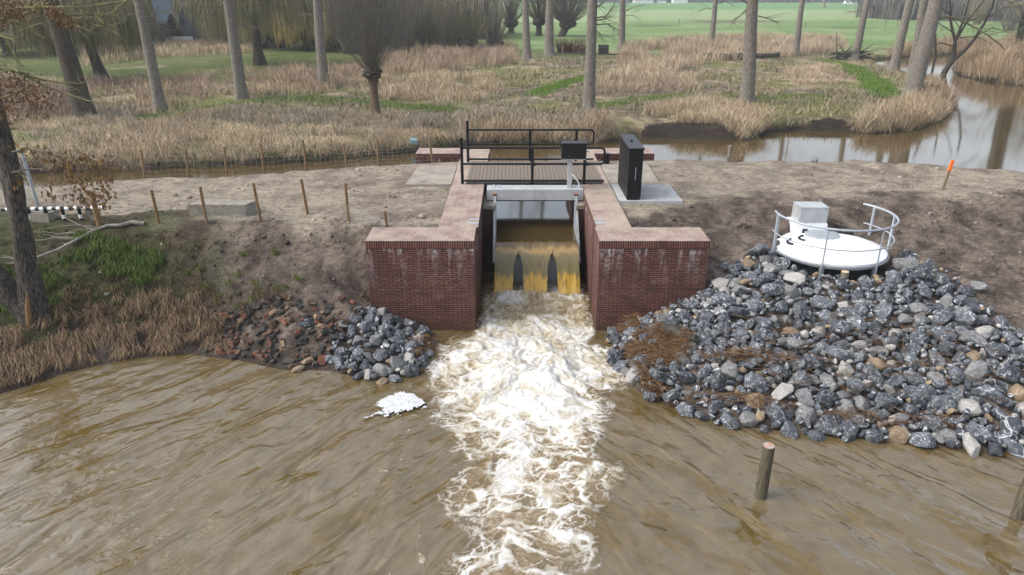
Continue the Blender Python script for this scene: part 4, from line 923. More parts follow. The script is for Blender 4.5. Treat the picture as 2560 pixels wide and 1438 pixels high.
def trunk_mesh(pts, radii, m, parent, seed, sides=18, flare=.55, lump=.05):
    mb = MB(); k = len(pts); mb.tube(pts, radii, sides)
    o = mb.build('trunk', m, parent, smooth=True); me = o.data
    base = pts[0]
    for v in me.vertices:
        j = min(range(k), key=lambda i: (pts[i] - v.co).length_squared); c = pts[j]; dv = v.co - c; ang = math.atan2(dv.y, dv.x)
        h = max(0, v.co.z - base.z); f = 1 + lump * (mnoise.noise(Vector((v.co.x * 2 + seed, v.co.y * 2, v.co.z * .7))) * 2)
        if h < 1.6: f += flare * math.exp(-h / .35) * (.75 + .45 * math.cos(ang * 5 + seed))
        v.co = Vector((c.x + dv.x * f, c.y + dv.y * f, v.co.z))
    return o
def poplar(px, py, tx, wpx, label, m='bark', hgt=21, z=1.9, group=None, seed=0, t0=.42, ty=0, name='poplar_tree'):
    b_ = gp(px, py, z); b_.z -= .15; Zc = b_.y * math.cos(PITCH) + (CAM_H - b_.z) * math.sin(PITCH); r0 = wpx / (FPX / Zc) / 2
    T = atY(tx, ty, b_.y); d = (T - b_).normalized(); d = Vector((d.x, random.Random(seed).uniform(-.03, .03), d.z)).normalized(); rs = random.Random(seed + 50)
    root = tag(empty(name, b_), label, 'tree', group); pts = []; L = hgt / d.z; n = 16
    for i in range(n + 1):
        t = i / n; pts.append(d * (L * t) + Vector((math.sin(t * 5 + seed) * .10 * min(1, t * 3), math.cos(t * 4 + seed) * .08, 0)))
    # denser rings low down
    pts = [pts[0], pts[0].lerp(pts[1], .15), pts[0].lerp(pts[1], .4)] + pts[1:]; rad = [r0 * (1 - .80 * ((p - pts[0]).length / L) ** .85) for p in pts]
    trunk_mesh(pts, rad, M[m], root, seed)
    crown_mb(pts, rad[-1], t0, 30, 5.5, rs).build('crown', M['twig'], root)
    # a few short dead twigs low on the stem
    return root
ps = 'tall bare poplar with a straight grey trunk '
poplar(216, 300, 128, 50, 'thick leaning grey trunk by the upper river at left with rough dark bark', 'barkdark', 18, seed=1, group=None)
pop_e = poplar(402, 276, 345, 30, 'tall bare tree with slim leaning grey brown trunk left of the wire fence', 'bark', 20, seed=2)
pop_d = poplar(606, 246, 575, 30, 'bare poplar with smooth grey trunk forking high, fourth trunk from the left', 'bark', 20, seed=3)
pop_f = poplar(811, 220, 795, 27, 'bare poplar standing just left of the pollard willow', 'bark', 21, seed=4)
poplar(1318, 146, 1313, 21, 'bare poplar behind the footbridge, left one of a close pair', 'bark', 21, seed=5)
poplar(1374, 138, 1373, 25, 'bare poplar behind the footbridge, right one of a close pair', 'bark', 21, seed=6)
pop_a = poplar(1472, 275, 1478, 31, 'bare poplar standing on the bank behind the control box', 'bark', 21, seed=7)
pop_b = poplar(1553, 125, 1556, 19, 'bare poplar at the meadow edge beside the dark compost box', 'bark', 21, seed=8)
pop_h = poplar(1777, 116, 1790, 15, 'slender bare poplar behind the tall reeds and the dark fallen log', 'bark', 20, seed=9)
pop_c = poplar(1868, 256, 1885, 36, 'stout bare poplar on the bank with flared foot between two dark eroded banks', 'bark', 22, seed=10)
poplar(1988, 140, 2007, 17, 'slender bare poplar at the field edge left of the mown green track', 'bark', 20, seed=11)
pop_g = poplar(2137, 152, 2168, 20, 'bare poplar leaning right beside the heap of dark branches', 'bark', 20, seed=12)
poplar(2234, 176, 2272, 24, 'bare poplar leaning right at the bend of the upper river', 'bark', 20, seed=13)
poplar(2277, 207, 2306, 25, 'bare mossy poplar half hidden behind the thickest leaning poplar', 'bark', 20, seed=14)
poplar(2276, 244, 2345, 42, 'thickest poplar leaning right on the point of the river bank', 'bark', 21, seed=15)
poplar(2060, 20, 2061, 6, 'far bare tree alone at the end of the green field', 'bark', 19, seed=16, name='field_tree')
# low side branches seen on the middle poplars
def strands(cx, cy, zt, rad, n, zlo, width, seed, rz=None):
    g = np.random.default_rng(seed); a_ = g.uniform(0, 2 * np.pi, n); rr = rad * np.sqrt(g.uniform(.02, 1, n)); x0 = cx + rr * np.cos(a_); y0 = cy + rr * np.sin(a_)
    top = zt - (rr / rad) ** 2 * (zt * .22) + g.normal(0, .6, n); clump = fbm(x0 * 1.4, y0 * 1.4, seed, 2)
    end = np.minimum(top - .6, zlo[0] + (zlo[1] - zlo[0]) * np.clip(clump * 1.6 - .3 + g.normal(0, .16, n), 0, 1)); k = 6; t = np.linspace(0, 1, k)[None, :]
    X = x0[:, None] + (np.cos(a_) * .5)[:, None] * np.sin(t * 1.6) + g.normal(0, .05, (n, k)) + (.25 * (clump - .5))[:, None] * t; Y = y0[:, None] + (np.sin(a_) * .5)[:, None] * np.sin(t * 1.6) + g.normal(0, .05, (n, k)); Z = top[:, None] + (end - top)[:, None] * t
    fa = g.uniform(0, np.pi, n); wd = width * (1.0 - .6 * t); dx = np.cos(fa)[:, None] * wd * .5; dy = np.sin(fa)[:, None] * wd * .5
    V = np.stack([np.stack([X - dx, Y - dy, Z], 2), np.stack([X + dx, Y + dy, Z], 2)], 2).reshape(-1, 3)
    b0 = (np.arange(n)[:, None] * k + np.arange(k - 1)[None, :]).ravel() * 2; return V, np.stack([b0, b0 + 1, b0 + 3, b0 + 2], 1)
def weeping(px, py, rad, zt, n, zlo, m, label, trunk_r=.35, lean=0, seed=0, tm='barkdark', z=1.9, width=.05, fork=2):
    b_ = gp(px, py, z); root = tag(empty('weeping_willow', b_), label, 'tree'); rs = random.Random(seed)
    pts = [Vector((0, 0, -.2)), Vector((lean * .5, 0, 1.4)), Vector((lean, 0, 3.2)), Vector((lean * 1.1, .2, 5.5)), Vector((lean * 1.1, .2, zt - b_.z - 1.5))]
    trunk_mesh(pts, [trunk_r * 1.15, trunk_r, trunk_r * .85, trunk_r * .6, trunk_r * .25], M[tm], root, seed)
    crown_mb(pts[2:], .1, .05, 16, rad * 1.0, rs, (20, 60), 4, 4, .10).build('limbs', M[tm], root)
    V, F = strands(lean, 0, zt - b_.z, rad, n, (zlo[0] - b_.z, zlo[1] - b_.z), width, seed)
    link('crown', fast_mesh('crown', V, None, F), M[m], root); return root
weeping(262, 208, 4.7, 8.8, 3600, (3.6, 6.5), 'willowdark', 'weeping willow with short dark leaning trunk behind the thick leaning trunk', .38, -.6, 31)
weeping(650, 163, 6.5, 10.2, 3600, (5.0, 9.0), 'willowdark', 'weeping willow with straight black trunk left of the golden curtain', .42, 0, 32)
weeping(765, 127, 3.2, 13, 1900, (2.4, 4.5), 'willowgold', 'golden weeping willow with yellow hanging strands', .25, 0, 33)
weeping(700, 122, 4.6, 13, 2600, (2.6, 6), 'willow', 'olive weeping willow left of the golden one above the bare hedge', .25, 0, 34)
weeping(880, 128, 4.6, 12, 2800, (2.4, 5), 'willow', 'brownish weeping willow behind the pollard willow', .25, 0, 35)
weeping(125, 128, 6.0, 12.5, 3600, (2.6, 5), 'willowdark', 'broad dark weeping willow far left behind the green clearing', .3, 0, 36)
weeping(20, 140, 5.0, 12, 2600, (2.6, 5), 'willowdark', 'weeping willow at the left edge beside a dark conifer', .3, 0, 37)
weeping(325, 116, 3.2, 12.5, 2400, (3.0, 6), 'willowdark', 'weeping willow hanging before the left end of the white wall', .25, 0, 38)
weeping(600, 116, 4.6, 13, 3200, (2.6, 5.5), 'willow', 'weeping willow right of the blue grey house', .28, 0, 39)

# bare multi-stemmed shrubs of the thicket
def shrub_mesh(seed, h, n, spread, m_sides=3, r=.035):
    rs = random.Random(seed); mb = MB()
    for i in range(n):
        a_ = rs.uniform(0, 2 * math.pi); q = rs.random() ** .7; d = Vector((math.cos(a_) * spread * q, math.sin(a_) * spread * q, 1)); b_ = Vector((math.cos(a_) * .6 * rs.random(), math.sin(a_) * .6 * rs.random(), -.1))
        L = h * rs.uniform(.65, 1.05); pts = wander(b_, d, L, 5, .07, .02, rs); mb.tube(pts, [r, r * .8, r * .65, r * .5, r * .35, r * .15], m_sides, cap=False)
        for q2 in range(5):
            j = rs.randint(1, 4); dd = (pts[j + 1] - pts[j]).normalized() + Vector((rs.gauss(0, .4), rs.gauss(0, .4), rs.gauss(.1, .3)))
            mb.tube(wander(pts[j], dd, L * rs.uniform(.15, .35), 3, .15, .03, rs), [r * .5, r * .38, r * .25, r * .1], 3, cap=False)
    return mb.mesh('bare_shrub')
sh = [shrub_mesh(60 + i, 7.5, 46, .38) for i in range(3)]
for me in sh: me.materials.append(M['twig'])
shB = [shrub_mesh(70 + i, 7.0, 50, .34) for i in range(2)]
for me in shB: me.materials.append(M['twigolive'])
k = 0
for px in np.linspace(850, 1175, 22):
    q = gp(px + rng.uniform(-8, 8), rng.uniform(112, 138), 1.9); o = link('bare_shrub', (sh + shB)[k % 5]); o.location = q; o.rotation_euler = (0, 0, rng.uniform(0, 6.28)); s = rng.uniform(.85, 1.3) * (1 - .25 * max(0, (px - 1080) / 100)); o.scale = (s, s, s)
    tag(o, 'tall bare grey shrub in the dense thicket behind the pollard willow', 'shrub', 'bare shrubs of the thicket'); k += 1
for px in list(np.linspace(-60, 640, 22)) + list(np.linspace(660, 850, 8)):
    q = gp(px + rng.uniform(-10, 10), 112 + rng.uniform(-6, 6) + (6 if px < 200 else 0), 1.9); o = link('hedge_shrub', (shB + sh)[k % 5]); o.location = q; o.rotation_euler = (0, 0, rng.uniform(0, 6.28)); s = rng.uniform(.7, 1.1); 
    if 390 < px < 510: s *= .45
    o.scale = (s, s, s); tag(o, 'bare hedge shrub with thin upright stems at the back of the garden', 'shrub', 'bare hedge shrubs at the back'); k += 1

# pollard willows
def pollard(px, py, hh, r0, shoots, sl, label, seed, spread=.8, tm='barkred', sm='twig', lean=0, sr=.016, z=1.9, hs=1.0):
    b_ = gp(px, py, z); b_.z -= .1; root = tag(empty('pollard_willow', b_), label, 'tree'); rs = random.Random(seed)
    pts = [Vector((lean * t * hh, .05 * math.sin(t * 3), t * hh)) for t in (0, .12, .3, .5, .7, .85, .95, 1.0)]
    trunk_mesh(pts, [r0 * 1.1, r0, r0 * .93, r0 * .9, r0 * .95, r0 * 1.25, r0 * 1.7, r0 * 1.5], M[tm], root, seed, lump=.10, flare=.3)
    T = pts[-1]; hd = MB(); vs = []; bmh = bmesh.new(); bmesh.ops.create_icosphere(bmh, subdivisions=4, radius=1)
    for v in bmh.verts:
        n_ = mnoise.noise(v.co * 2.2 + Vector((seed, 0, 0))) * .35 + mnoise.noise(v.co * 5 + Vector((0, seed, 0))) * .22
        f = 1 + n_; v.co = Vector((v.co.x * r0 * 2.1 * f * hs, v.co.y * r0 * 2.1 * f * hs, v.co.z * r0 * 1.35 * f * hs)) + T
    me = bpy.data.meshes.new('head'); bmh.to_mesh(me); bmh.free(); link('head', me, M['barkdark'], root, True)
    mb = MB()
    for i in range(shoots):
        a_ = rs.uniform(0, 2 * math.pi); q = rs.random() ** .6; e = Vector((math.cos(a_) * spread * q, math.sin(a_) * spread * q, 1.0 - .55 * q * q)).normalized()
        st = T + Vector((e.x * r0 * 1.7 * hs, e.y * r0 * 1.7 * hs, abs(e.z) * r0 * .9)); L = sl * rs.uniform(.6, 1.05)
        p_ = wander(st, e, L, 5, .035, .055, rs); mb.tube(p_, [sr, sr * .85, sr * .7, sr * .55, sr * .4, sr * .15], 3, cap=False)
        for w2 in range(2):
            j = rs.randint(2, 4); mb.tube(wander(p_[j], (p_[j + 1] - p_[j]).normalized() + Vector((rs.gauss(0, .25), rs.gauss(0, .25), .1)), L * .22, 2, .08, .03, rs), [sr * .5, sr * .35, sr * .12], 3, cap=False)
    mb.build('shoots', M[sm], root); return root
pollard(938, 286, 2.35, .24, 175, 5.2, 'pollard willow with reddish trunk and knobbly head in the middle of the meadow', 81, .62, sr=.012)
pollard(1176, 133, 1.2, .38, 190, 4.0, 'far small pollard willow with a thin stem rising through it', 82, .75, 'barkdark', 'twigolive', sr=.03)
pollard(1236, 127, .7, .50, 120, 3.4, 'stumpy black pollard willow right of the thicket', 83, .65, 'barkdark', 'twig', sr=.03)
pollard(1278, 84, 1.8, .55, 170, 5.0, 'farther pollard willow in the back row beside the first poplar of the pair', 84, .7, 'barkdark', 'twigolive', sr=.045)
pollard(1347, 90, 2.3, .5, 210, 6.0, 'pollard willow between the two close poplars', 85, .7, 'barkdark', 'twigolive', sr=.045)
pollard(1402, 92, 2.0, .6, 330, 7.0, 'wide pollard willow with leaning stem and dense grey shoots', 86, 1.0, 'barkdark', 'twig', .5, sr=.045)
pollard(1200, 74, 1.6, .5, 170, 5.0, 'hazy pollard willow at the back right of the thicket', 87, .7, 'barkdark', 'twig', sr=.045)
q = gp(1352, 112, 1.9)
# red dogwood
q = gp(1430, 132, 1.9); rs = random.Random(5); mb = MB()
for i in range(420):
    a_ = rs.uniform(0, 6.28); rr = 1.5 * math.sqrt(rs.random()); b_ = Vector((math.cos(a_) * rr * 1.15, math.sin(a_) * rr * .8, -.05)); mb.tube(wander(b_, (math.cos(a_) * .35, math.sin(a_) * .35, 1), rs.uniform(1.0, 2.0), 3, .1, .02, rs), [.022, .018, .013, .006], 3, cap=False)
o = mb.build('dogwood_bush', M['redtwig']); o.location = q; tag(o, 'dark red twiggy bush at the foot of the wide pollard willow', 'bush')
# conifers by the house
def conifer(px, py, h, r, label, seed):
    q = gp(px, py, 1.9); root = tag(empty('conifer_tree', q), label, 'tree'); MB().tube([(0, 0, -.1), (0, 0, h)], [.15, .03], 8).build('trunk', M['barkdark'], root)
    g = np.random.default_rng(seed); n = 2600; t = g.random(n) ** .8; z = .3 + t * (h - .3); rr = r * (1 - t) ** .7 * g.uniform(.3, 1.1, n); a_ = g.uniform(0, 6.28, n)
    P = np.stack([rr * np.cos(a_), rr * np.sin(a_), z], 1); v, f3, f4, c = blades('c', P, np.full(n, .35) * g.uniform(.5, 1.2, n), np.full(n, .14), g.normal(0, .16, (n, 2)), np.full(n, .3), np.zeros((n, 3)))
    link('crown', fast_mesh('crown', v, f3, f4), M['conifer'], root)
conifer(440, 112, 3.6, 1.3, 'dark green conifer against the blue grey house', 3); conifer(38, 132, 5.0, 1.5, 'dark conifer at the left edge under the willow strands', 4)

# ------------------------------------------------------------------ house and garden wall far left
hx = gp(455, 108, 1.9); house = tag(empty('house', (hx.x, 108, 1.9)), 'blue grey house half hidden behind weeping willows far left', 'house')
MB().box(-5.4, 12.0, 0, 9, 0, 7.2).build('wall', M['slate'], house)
mb = MB(); mb.add([(-5.9, -.5, 7.21), (12.5, -.5, 7.21), (12.5, 9.5, 7.21), (-5.9, 9.5, 7.21), (-5.9, 4.5, 11), (12.5, 4.5, 11)], [(0, 1, 5, 4), (2, 3, 4, 5), (1, 2, 5), (3, 0, 4), (3, 2, 1, 0)]); mb.build('roof', M['slatedark'], house)
for x0, x1, z0, z1 in ((-1.8, 1.6, .1, 4.6), (-4.6, -3.0, 1.2, 2.6), (4.0, 6.2, 1.0, 2.8), (7.5, 9.6, 4.0, 5.6)):
    f = MB().box(x0 - .12, x1 + .12, -.07, -.003, z0 - .1, z1 + .12).build('window', M['slatedark'], house); MB().box(x0, x1, -.09, -.073, z0, z1).build('pane', M['glassdark'], f)
q0 = gp(340, 113, 1.9); q1 = gp(500, 110, 1.9)
o = MB().box(0, q1.x - q0.x, -.1, .1, -.2, 1.05).build('garden_wall', M['whitewall']); o.location = (q0.x, q0.y + .5, gz(q0.x, q0.y)); tag(o, 'low white garden wall in front of the blue grey house', 'wall')
MB().box(-.03, q1.x - q0.x + .03, -.13, .13, 1.053, 1.12).build('wall_cap', M['slate'], o)

# ------------------------------------------------------------------ things lying in the meadow
def log(pts_px, r, m, label, name='fallen_log', z=1.95, seed=0):
    P = [gp(*p, z) for p in pts_px]; b_ = P[0]; pts = [p - b_ + Vector((0, 0, r * .7)) for p in P]; fine = []
    for a_, c in zip(pts[:-1], pts[1:]): fine += [a_.lerp(c, t) + Vector((0, 0, .06 * math.sin(7 * t + seed))) for t in np.linspace(0, 1, 8)]
    mb = MB(); mb.tube(fine, [r * (1 - .35 * i / len(fine)) * (1 + .12 * math.sin(i * 2.1 + seed)) for i in range(len(fine))], 10); o = mb.build(name, m, None, smooth=True); o.location = b_; return tag(o, label, 'log')
log([(1755, 152), (1850, 150), (1945, 146)], .42, M['log'], 'long dark mossy log lying among the reeds behind the stout poplar')
log([(1630, 156), (1597, 138)], .20, M['paleLog'], 'pale weathered log lying at the end of the mown track', seed=2)
log([(1365, 133), (1480, 136), (1600, 139)], .10, M['log'], 'thin dark fallen stem lying along the field edge', seed=3)
q = gp(2108, 150, 1.9); mb = MB(); rs = random.Random(9)
for i in range(34): mb.tube(wander((rs.uniform(-1.6, 1.6), rs.uniform(-.8, .8), rs.uniform(0, .7)), (rs.gauss(.8, .5), rs.gauss(0, .4), rs.gauss(.25, .25)), rs.uniform(1.2, 2.8), 3, .12, 0, rs), [.07, .06, .045, .02], 5)
o = mb.build('branch_heap', M['log']); o.location = q; tag(o, 'heap of dark cut branches at the foot of a leaning poplar', 'branch heap')
q = gp(1508, 135, 1.9); e_ = tag(empty('compost_box', q), 'square dark compost box in the grass beside a poplar', 'compost box')
mb = MB()
for i in range(4): mb.box(-.55, .55, -.52, -.48, .04 + i * .24, .24 + i * .24).box(-.55, .55, .48, .52, .04 + i * .24, .24 + i * .24).box(-.55, -.51, -.475, .475, .04 + i * .24, .24 + i * .24).box(.51, .55, -.475, .475, .04 + i * .24, .24 + i * .24)
mb.build('slat_sides', M['barkdark'], e_); MB().box(-.5, .5, -.47, .47, 0, .7).build('compost', M['dark'], e_)
for (px, py, h, r, lb) in ((1714, 268, .75, .09, 'short broken stump in the reeds left of the stout poplar'), (1727, 268, .6, .07, 'thinner broken stump beside the first stump'), (1406, 136, .95, .07, 'pale wooden post beside the dark red bush'), (1740, 268, .5, .05, 'lowest of the broken stumps in the reeds')):
    q = gp(px, py, 1.9); cyl_post('stump' if 'stump' in lb else 'wooden_post', q, h, r, M['postgrey'], lb, 'stump' if 'stump' in lb else 'post', (.05, 0))
q = gp(1980, 290, 1.9); o = MB().tube([(0, 0, -.1), (0, 0, 1.2), (-.08, 0, 2.0)], [.03, .028, .02], 6).build('bamboo_stick', M['reflector']); o.location = q; tag(o, 'thin pale upright stick in the grass near the eroded bank', 'stick')
for i, (px, py) in enumerate(((1697, 62), (1862, 66), (2012, 72), (2212, 66), (2242, 66), (2330, 76))):
    q = gp(px, py, 1.9); o = MB().tube([(0, 0, -.2), (0, 0, 1.2)], .09, 6).build('field_post', M['postgrey']); o.location = q; tag(o, 'tiny grey fence post along the ditch in the green field', 'post', 'posts along the field ditch')

# bare multi-stem tree on the right river bank and ivy tree at the right edge
def px_limbs(mb, lines, Yw, rs=None, twig=0, sides=7, wob=.25, off=Vector((0, 0, 0))):
    rs = rs or random.Random(3)
    for pts, r0, r1 in lines:
        P = [atY(x, y, Yw + i * wob * rs.uniform(-.3, .6)) - off for i, (x, y) in enumerate(pts)]
        fine = []
        for j in range(len(P) - 1): fine += [P[j].lerp(P[j + 1], t) for t in (0, .5)]
        fine.append(P[-1]); n = len(fine); mb.tube(fine, [lerp(r0, r1, i / (n - 1)) for i in range(n)], sides)
        for t in range(twig):
            j = rs.randint(1, n - 2); L = rs.uniform(.25, .9) * (Yw / 16) ** .8; d = (fine[j + 1] - fine[j]).normalized() + Vector((rs.gauss(0, .6), rs.gauss(0, .4), rs.gauss(0, .5)))
            tp_ = wander(fine[j], d, L, 4, .2, 0, rs); rr = lerp(r0, r1, j / (n - 1)) * .4; mb.tube(tp_, [rr, rr * .8, rr * .6, rr * .4, rr * .2], 4, cap=False)
            for t2 in range(2): mb.tube(wander(tp_[rs.randint(1, 3)], d + Vector((rs.gauss(0, .8), rs.gauss(0, .5), rs.gauss(0, .6))), L * .45, 3, .2, 0, rs), [rr * .4, rr * .3, rr * .2, rr * .1], 3, cap=False)
q = gp(2352, 208, 1.5); YB = q.y; rt = tag(empty('bank_alder', (0, 0, 0)), 'dark many stemmed bare tree leaning over the upper river at right', 'tree'); rs = random.Random(21)
mb = MB(); px_limbs(mb, [([(2349, 214), (2362, 180), (2378, 155), (2385, 130), (2388, 105)], .30, .16), ([(2378, 155), (2410, 128), (2435, 100), (2460, 60), (2480, 20), (2490, -20)], .20, .07), ([(2388, 105), (2378, 60), (2375, 10), (2378, -40)], .14, .07), ([(2388, 105), (2405, 60), (2415, 25), (2430, -30)], .12, .06), ([(2388, 105), (2420, 50), (2450, 15), (2480, -30)], .10, .05)], YB, rs, 0); mb.build('trunk', M['barkdark'], rt, smooth=True)
mb = MB(); px_limbs(mb, [([(2385, 115), (2350, 108), (2318, 125)], .06, .015), ([(2380, 80), (2350, 60), (2330, 40)], .05, .012), ([(2400, 95), (2440, 90), (2480, 110)], .05, .012), ([(2410, 60), (2450, 40), (2500, 40)], .05, .01), ([(2440, 90), (2480, 70), (2540, 85)], .05, .01), ([(2378, 40), (2340, 10), (2320, -20)], .05, .01), ([(2460, 50), (2510, 20), (2560, 15)], .05, .01), ([(2400, 70), (2370, 30), (2360, -10)], .04, .01)], YB, rs, 9); mb.build('crown', M['barkdark'], rt)
cyl_post('thin_sapling', gp(2326, 200, 1.5), 3.6, .09, M['barkdark'], 'thin dark dead stem standing in the river edge beside the thickest poplar', 'sapling', (-.12, 0))
for rt_, lines in ((pop_a, [([(1486, 22), (1505, 10), (1525, -6)], .05, .02), ([(1488, 52), (1510, 48), (1530, 40)], .05, .012), ([(1490, 62), (1520, 60), (1545, 75), (1552, 92)], .04, .01), ([(1492, 45), (1515, 40), (1535, 15), (1542, -10)], .045, .012), ([(1488, 75), (1500, 85), (1510, 105)], .03, .008)]),
                   (pop_b, [([(1562, 28), (1590, 15), (1612, 10)], .05, .012), ([(1562, 40), (1580, 38), (1600, 48)], .045, .01), ([(1562, 14), (1585, -2)], .04, .02)]), (pop_c, [([(1870, 20), (1850, 40), (1832, 50), (1826, 62)], .05, .01), ([(1868, 8), (1850, -4)], .06, .03), ([(1896, 40), (1925, 48), (1950, 60)], .04, .01)]),
                   (pop_d, [([(572, 10), (600, 30), (625, 35)], .05, .012), ([(560, 5), (540, 25), (520, 30)], .05, .01), ([(590, 60), (630, 70), (660, 65)], .04, .01)]), (pop_e, [([(352, 45), (330, 35), (310, 42)], .06, .012), ([(358, 50), (400, 30), (440, 35)], .05, .01), ([(372, 60), (410, 58), (430, 70)], .04, .01)]),
                   (pop_f, [([(790, 40), (765, 35), (740, 38)], .04, .01), ([(800, 30), (830, 25), (850, 10)], .04, .01), ([(805, 55), (825, 50), (845, 40)], .03, .01)]), (pop_g, [([(2165, 20), (2140, 30), (2110, 28)], .05, .01), ([(2168, 10), (2190, 25), (2205, 40)], .04, .01)]), (pop_h, [([(1788, 10), (1815, 5), (1840, 18)], .05, .012), ([(1787, 25), (1765, 20), (1745, 28)], .05, .012)])):
    mb = MB(); o_ = Vector(rt_.location); px_limbs(mb, lines, o_.y, random.Random(int(o_.y)), 7, 5, .1, o_); mb.build('side_branches', M['twig'], rt_)
# the long mossy bough reaching from the thick poplar
mb = MB(); px_limbs(mb, [([(2335, 47), (2362, 42), (2392, 47), (2430, 65), (2470, 88), (2500, 112), (2512, 125)], .085, .03)], 49, rs, 8); o = mb.build('fallen_bough', M['twigolive'])
o['label'] = 'arching mossy bough reaching right from the thickest leaning poplar'; o['category'] = 'branch'
q = gp(2545, 138, 1.9); iv = tag(empty('ivy_tree', q), 'dark ivy covered tree at the right edge beyond the reeds', 'tree')
pts = [Vector((0, 0, -.2)), Vector((.3, 0, 3)), Vector((.6, 0, 7)), Vector((.9, 0, 16))]; trunk_mesh(pts, [.6, .5, .42, .2], M['barkdark'], iv, 4)
g = np.random.default_rng(8); n = 2600; t = g.random(n); a_ = g.uniform(0, 6.28, n); rr = .55 + .25 * g.random(n); P = np.stack([t * .8 + rr * np.cos(a_), rr * np.sin(a_), t * 14], 1)
v, f3, f4, c = blades('i', P, np.full(n, .22), np.full(n, .16), g.normal(0, .14, (n, 2)), np.full(n, .6), np.zeros((n, 3))); M['ivy'] = noisy('ivy', (.035, .045, .022), (.085, .095, .05), 4, .7, bmp=0); link('ivy', fast_mesh('ivy', v, f3, f4), M['ivy'], iv)
crown_mb(pts, .1, .25, 34, 7, random.Random(12), (5, 50), 6, 4, .09).build('crown', M['twigolive'], iv)
for i, (px, py) in enumerate(((2585, 120), (2660, 128), (2520, 78), (2440, 62))):
    q = gp(px, py, 1.9); o = link('bare_shrub', (sh + shB)[i % 5]); o.location = q; o.scale = (1.5, 1.5, 1.6 if i < 2 else 1.0); o.rotation_euler = (0, 0, i)
    tag(o, ['bare shrub right of the ivy tree, nearest of two', 'bare shrub beyond the right edge of the reeds', 'bare shrub at the river bend behind the ivy tree', 'hazy bare shrub in the field behind the dark leaning tree'][i], 'shrub')

# ------------------------------------------------------------------ far wood, cars, farm
g = np.random.default_rng(77); packs = []
n = 9000; X = g.uniform(-330, 520, n); Yb_ = 560 + X * .02 + g.uniform(0, 60, n); keep = ~((X > 20) & (X < 150) & (g.random(n) < .55)); X = X[keep]; Yb_ = Yb_[keep]; n = len(X)
P = np.stack([X, Yb_, np.full(n, 1.5)], 1); Hh = (9 + 9 * fbm(X * .02, X * 0, 5, 3)) * g.uniform(.5, 1.2, n)
v, f3, f4, c = blades('w', P, Hh, g.uniform(1.2, 3.2, n), g.normal(0, 1.2, (n, 2)), np.full(n, .1), np.array((.06, .062, .05)) * g.uniform(.6, 1.4, (n, 1)))
tag(link('far_wood', fast_mesh('far_wood', v, f3, f4, c), M['grass']), kind='stuff')
n = 5200; X = g.uniform(98, 215, n); Yb_ = 205 - (X - 98) * .5 + g.uniform(-10, 14, n); P = np.stack([X, Yb_, np.full(n, 1.8)], 1)
v, f3, f4, c = blades('w', P, g.uniform(4, 9, n), g.uniform(.2, .5, n), g.normal(0, .8, (n, 2)), np.full(n, .1), np.array((.12, .11, .095)) * g.uniform(.6, 1.4, (n, 1)))
tag(link('bare_wood', fast_mesh('bare_wood', v, f3, f4, c), M['grass']), kind='stuff')
n = 9000; X = g.uniform(-75, -2, n); Yb_ = 122 + g.uniform(-3, 14, n) - np.where(X > -15, 8, 0); P = np.stack([X, Yb_, np.full(n, 1.8)], 1)
v, f3, f4, c = blades('w', P, g.uniform(6, 14, n) * np.where(X > -12, .75, 1), g.uniform(.10, .26, n), g.normal(0, .9, (n, 2)), np.full(n, .1), np.array((.20, .18, .13)) * g.uniform(.6, 1.4, (n, 1)))
tag(link('back_thicket', fast_mesh('back_thicket', v, f3, f4, c), M['grass']), kind='stuff')
for i, (px, L) in enumerate(((2120, 9.5), (2239, 8.5))):
    q = at(px, 17.5, 2.0); Yc_ = 480; x_ = (px - 1280) / FPX * Yc_ * 1.0 * (math.cos(PITCH)) + (px - 1280) / FPX * (CAM_H - 2) * math.sin(PITCH)
    e_ = tag(empty('white_car', (x_, Yc_, gz(x_, Yc_))), ['white van driving on the far road beyond the field, left one', 'white car driving on the far road beyond the field, right one'][i], 'car' if i else 'van'); L = 5.2 if i == 0 else 4.6; h = 2.0 if i == 0 else 1.5
    mb = MB(); pr = [(-L / 2, .35), (L / 2, .35), (L / 2, .85), (L / 2 - 1.0, 1.0), (L / 2 - 1.7, h), (-L / 2 + .5, h), (-L / 2, 1.1)]
    mb.add([(x, -.9, z) for x, z in pr] + [(x, .9, z) for x, z in pr], [tuple(range(7)), tuple(range(7, 14))[::-1]] + [(j, (j + 1) % 7, 7 + (j + 1) % 7, 7 + j) for j in range(7)]); mb.build('body', M['carwhite'], e_, bevel=.05)
    MB().box(-L / 2 + .7, L / 2 - 1.9, -.915, -.9, 1.05, h - .2).build('window', M['glassdark'], e_)
    for xx in (-L / 2 + .9, L / 2 - .9):
        for yy in (-.86, .72): MB().tube([(xx, yy, .34), (xx, yy + .14, .34)], .34, 14).build('wheel', M['tyre'], e_)
for i, (px, wd, hh, m1) in enumerate(((1605, 16, 4.5, 'roofred'), (1690, 10, 5.5, 'slatedark'), (1640, 9, 3.8, 'slatedark'))):
    x_ = (px - 1280) / FPX * 520; e_ = tag(empty('farm_building', (x_, 545, 1.8)), ['long low farm roof on the horizon', 'farm house with steep roof on the horizon, right one', 'small barn on the horizon between two farm roofs'][i], 'farm building')
    MB().box(-wd / 2, wd / 2, 0, 8, 0, hh * .5).build('wall', M['whitewall'], e_); mb = MB(); w2 = wd / 2 + .4; z0 = hh * .5 + .01
    mb.add([(-w2, -.4, z0), (w2, -.4, z0), (w2, 8.4, z0), (-w2, 8.4, z0), (-w2 + 1, 4, hh + 1), (w2 - 1, 4, hh + 1)], [(0, 1, 5, 4), (2, 3, 4, 5), (1, 2, 5), (3, 0, 4), (3, 2, 1, 0)]); mb.build('roof', M[m1], e_)

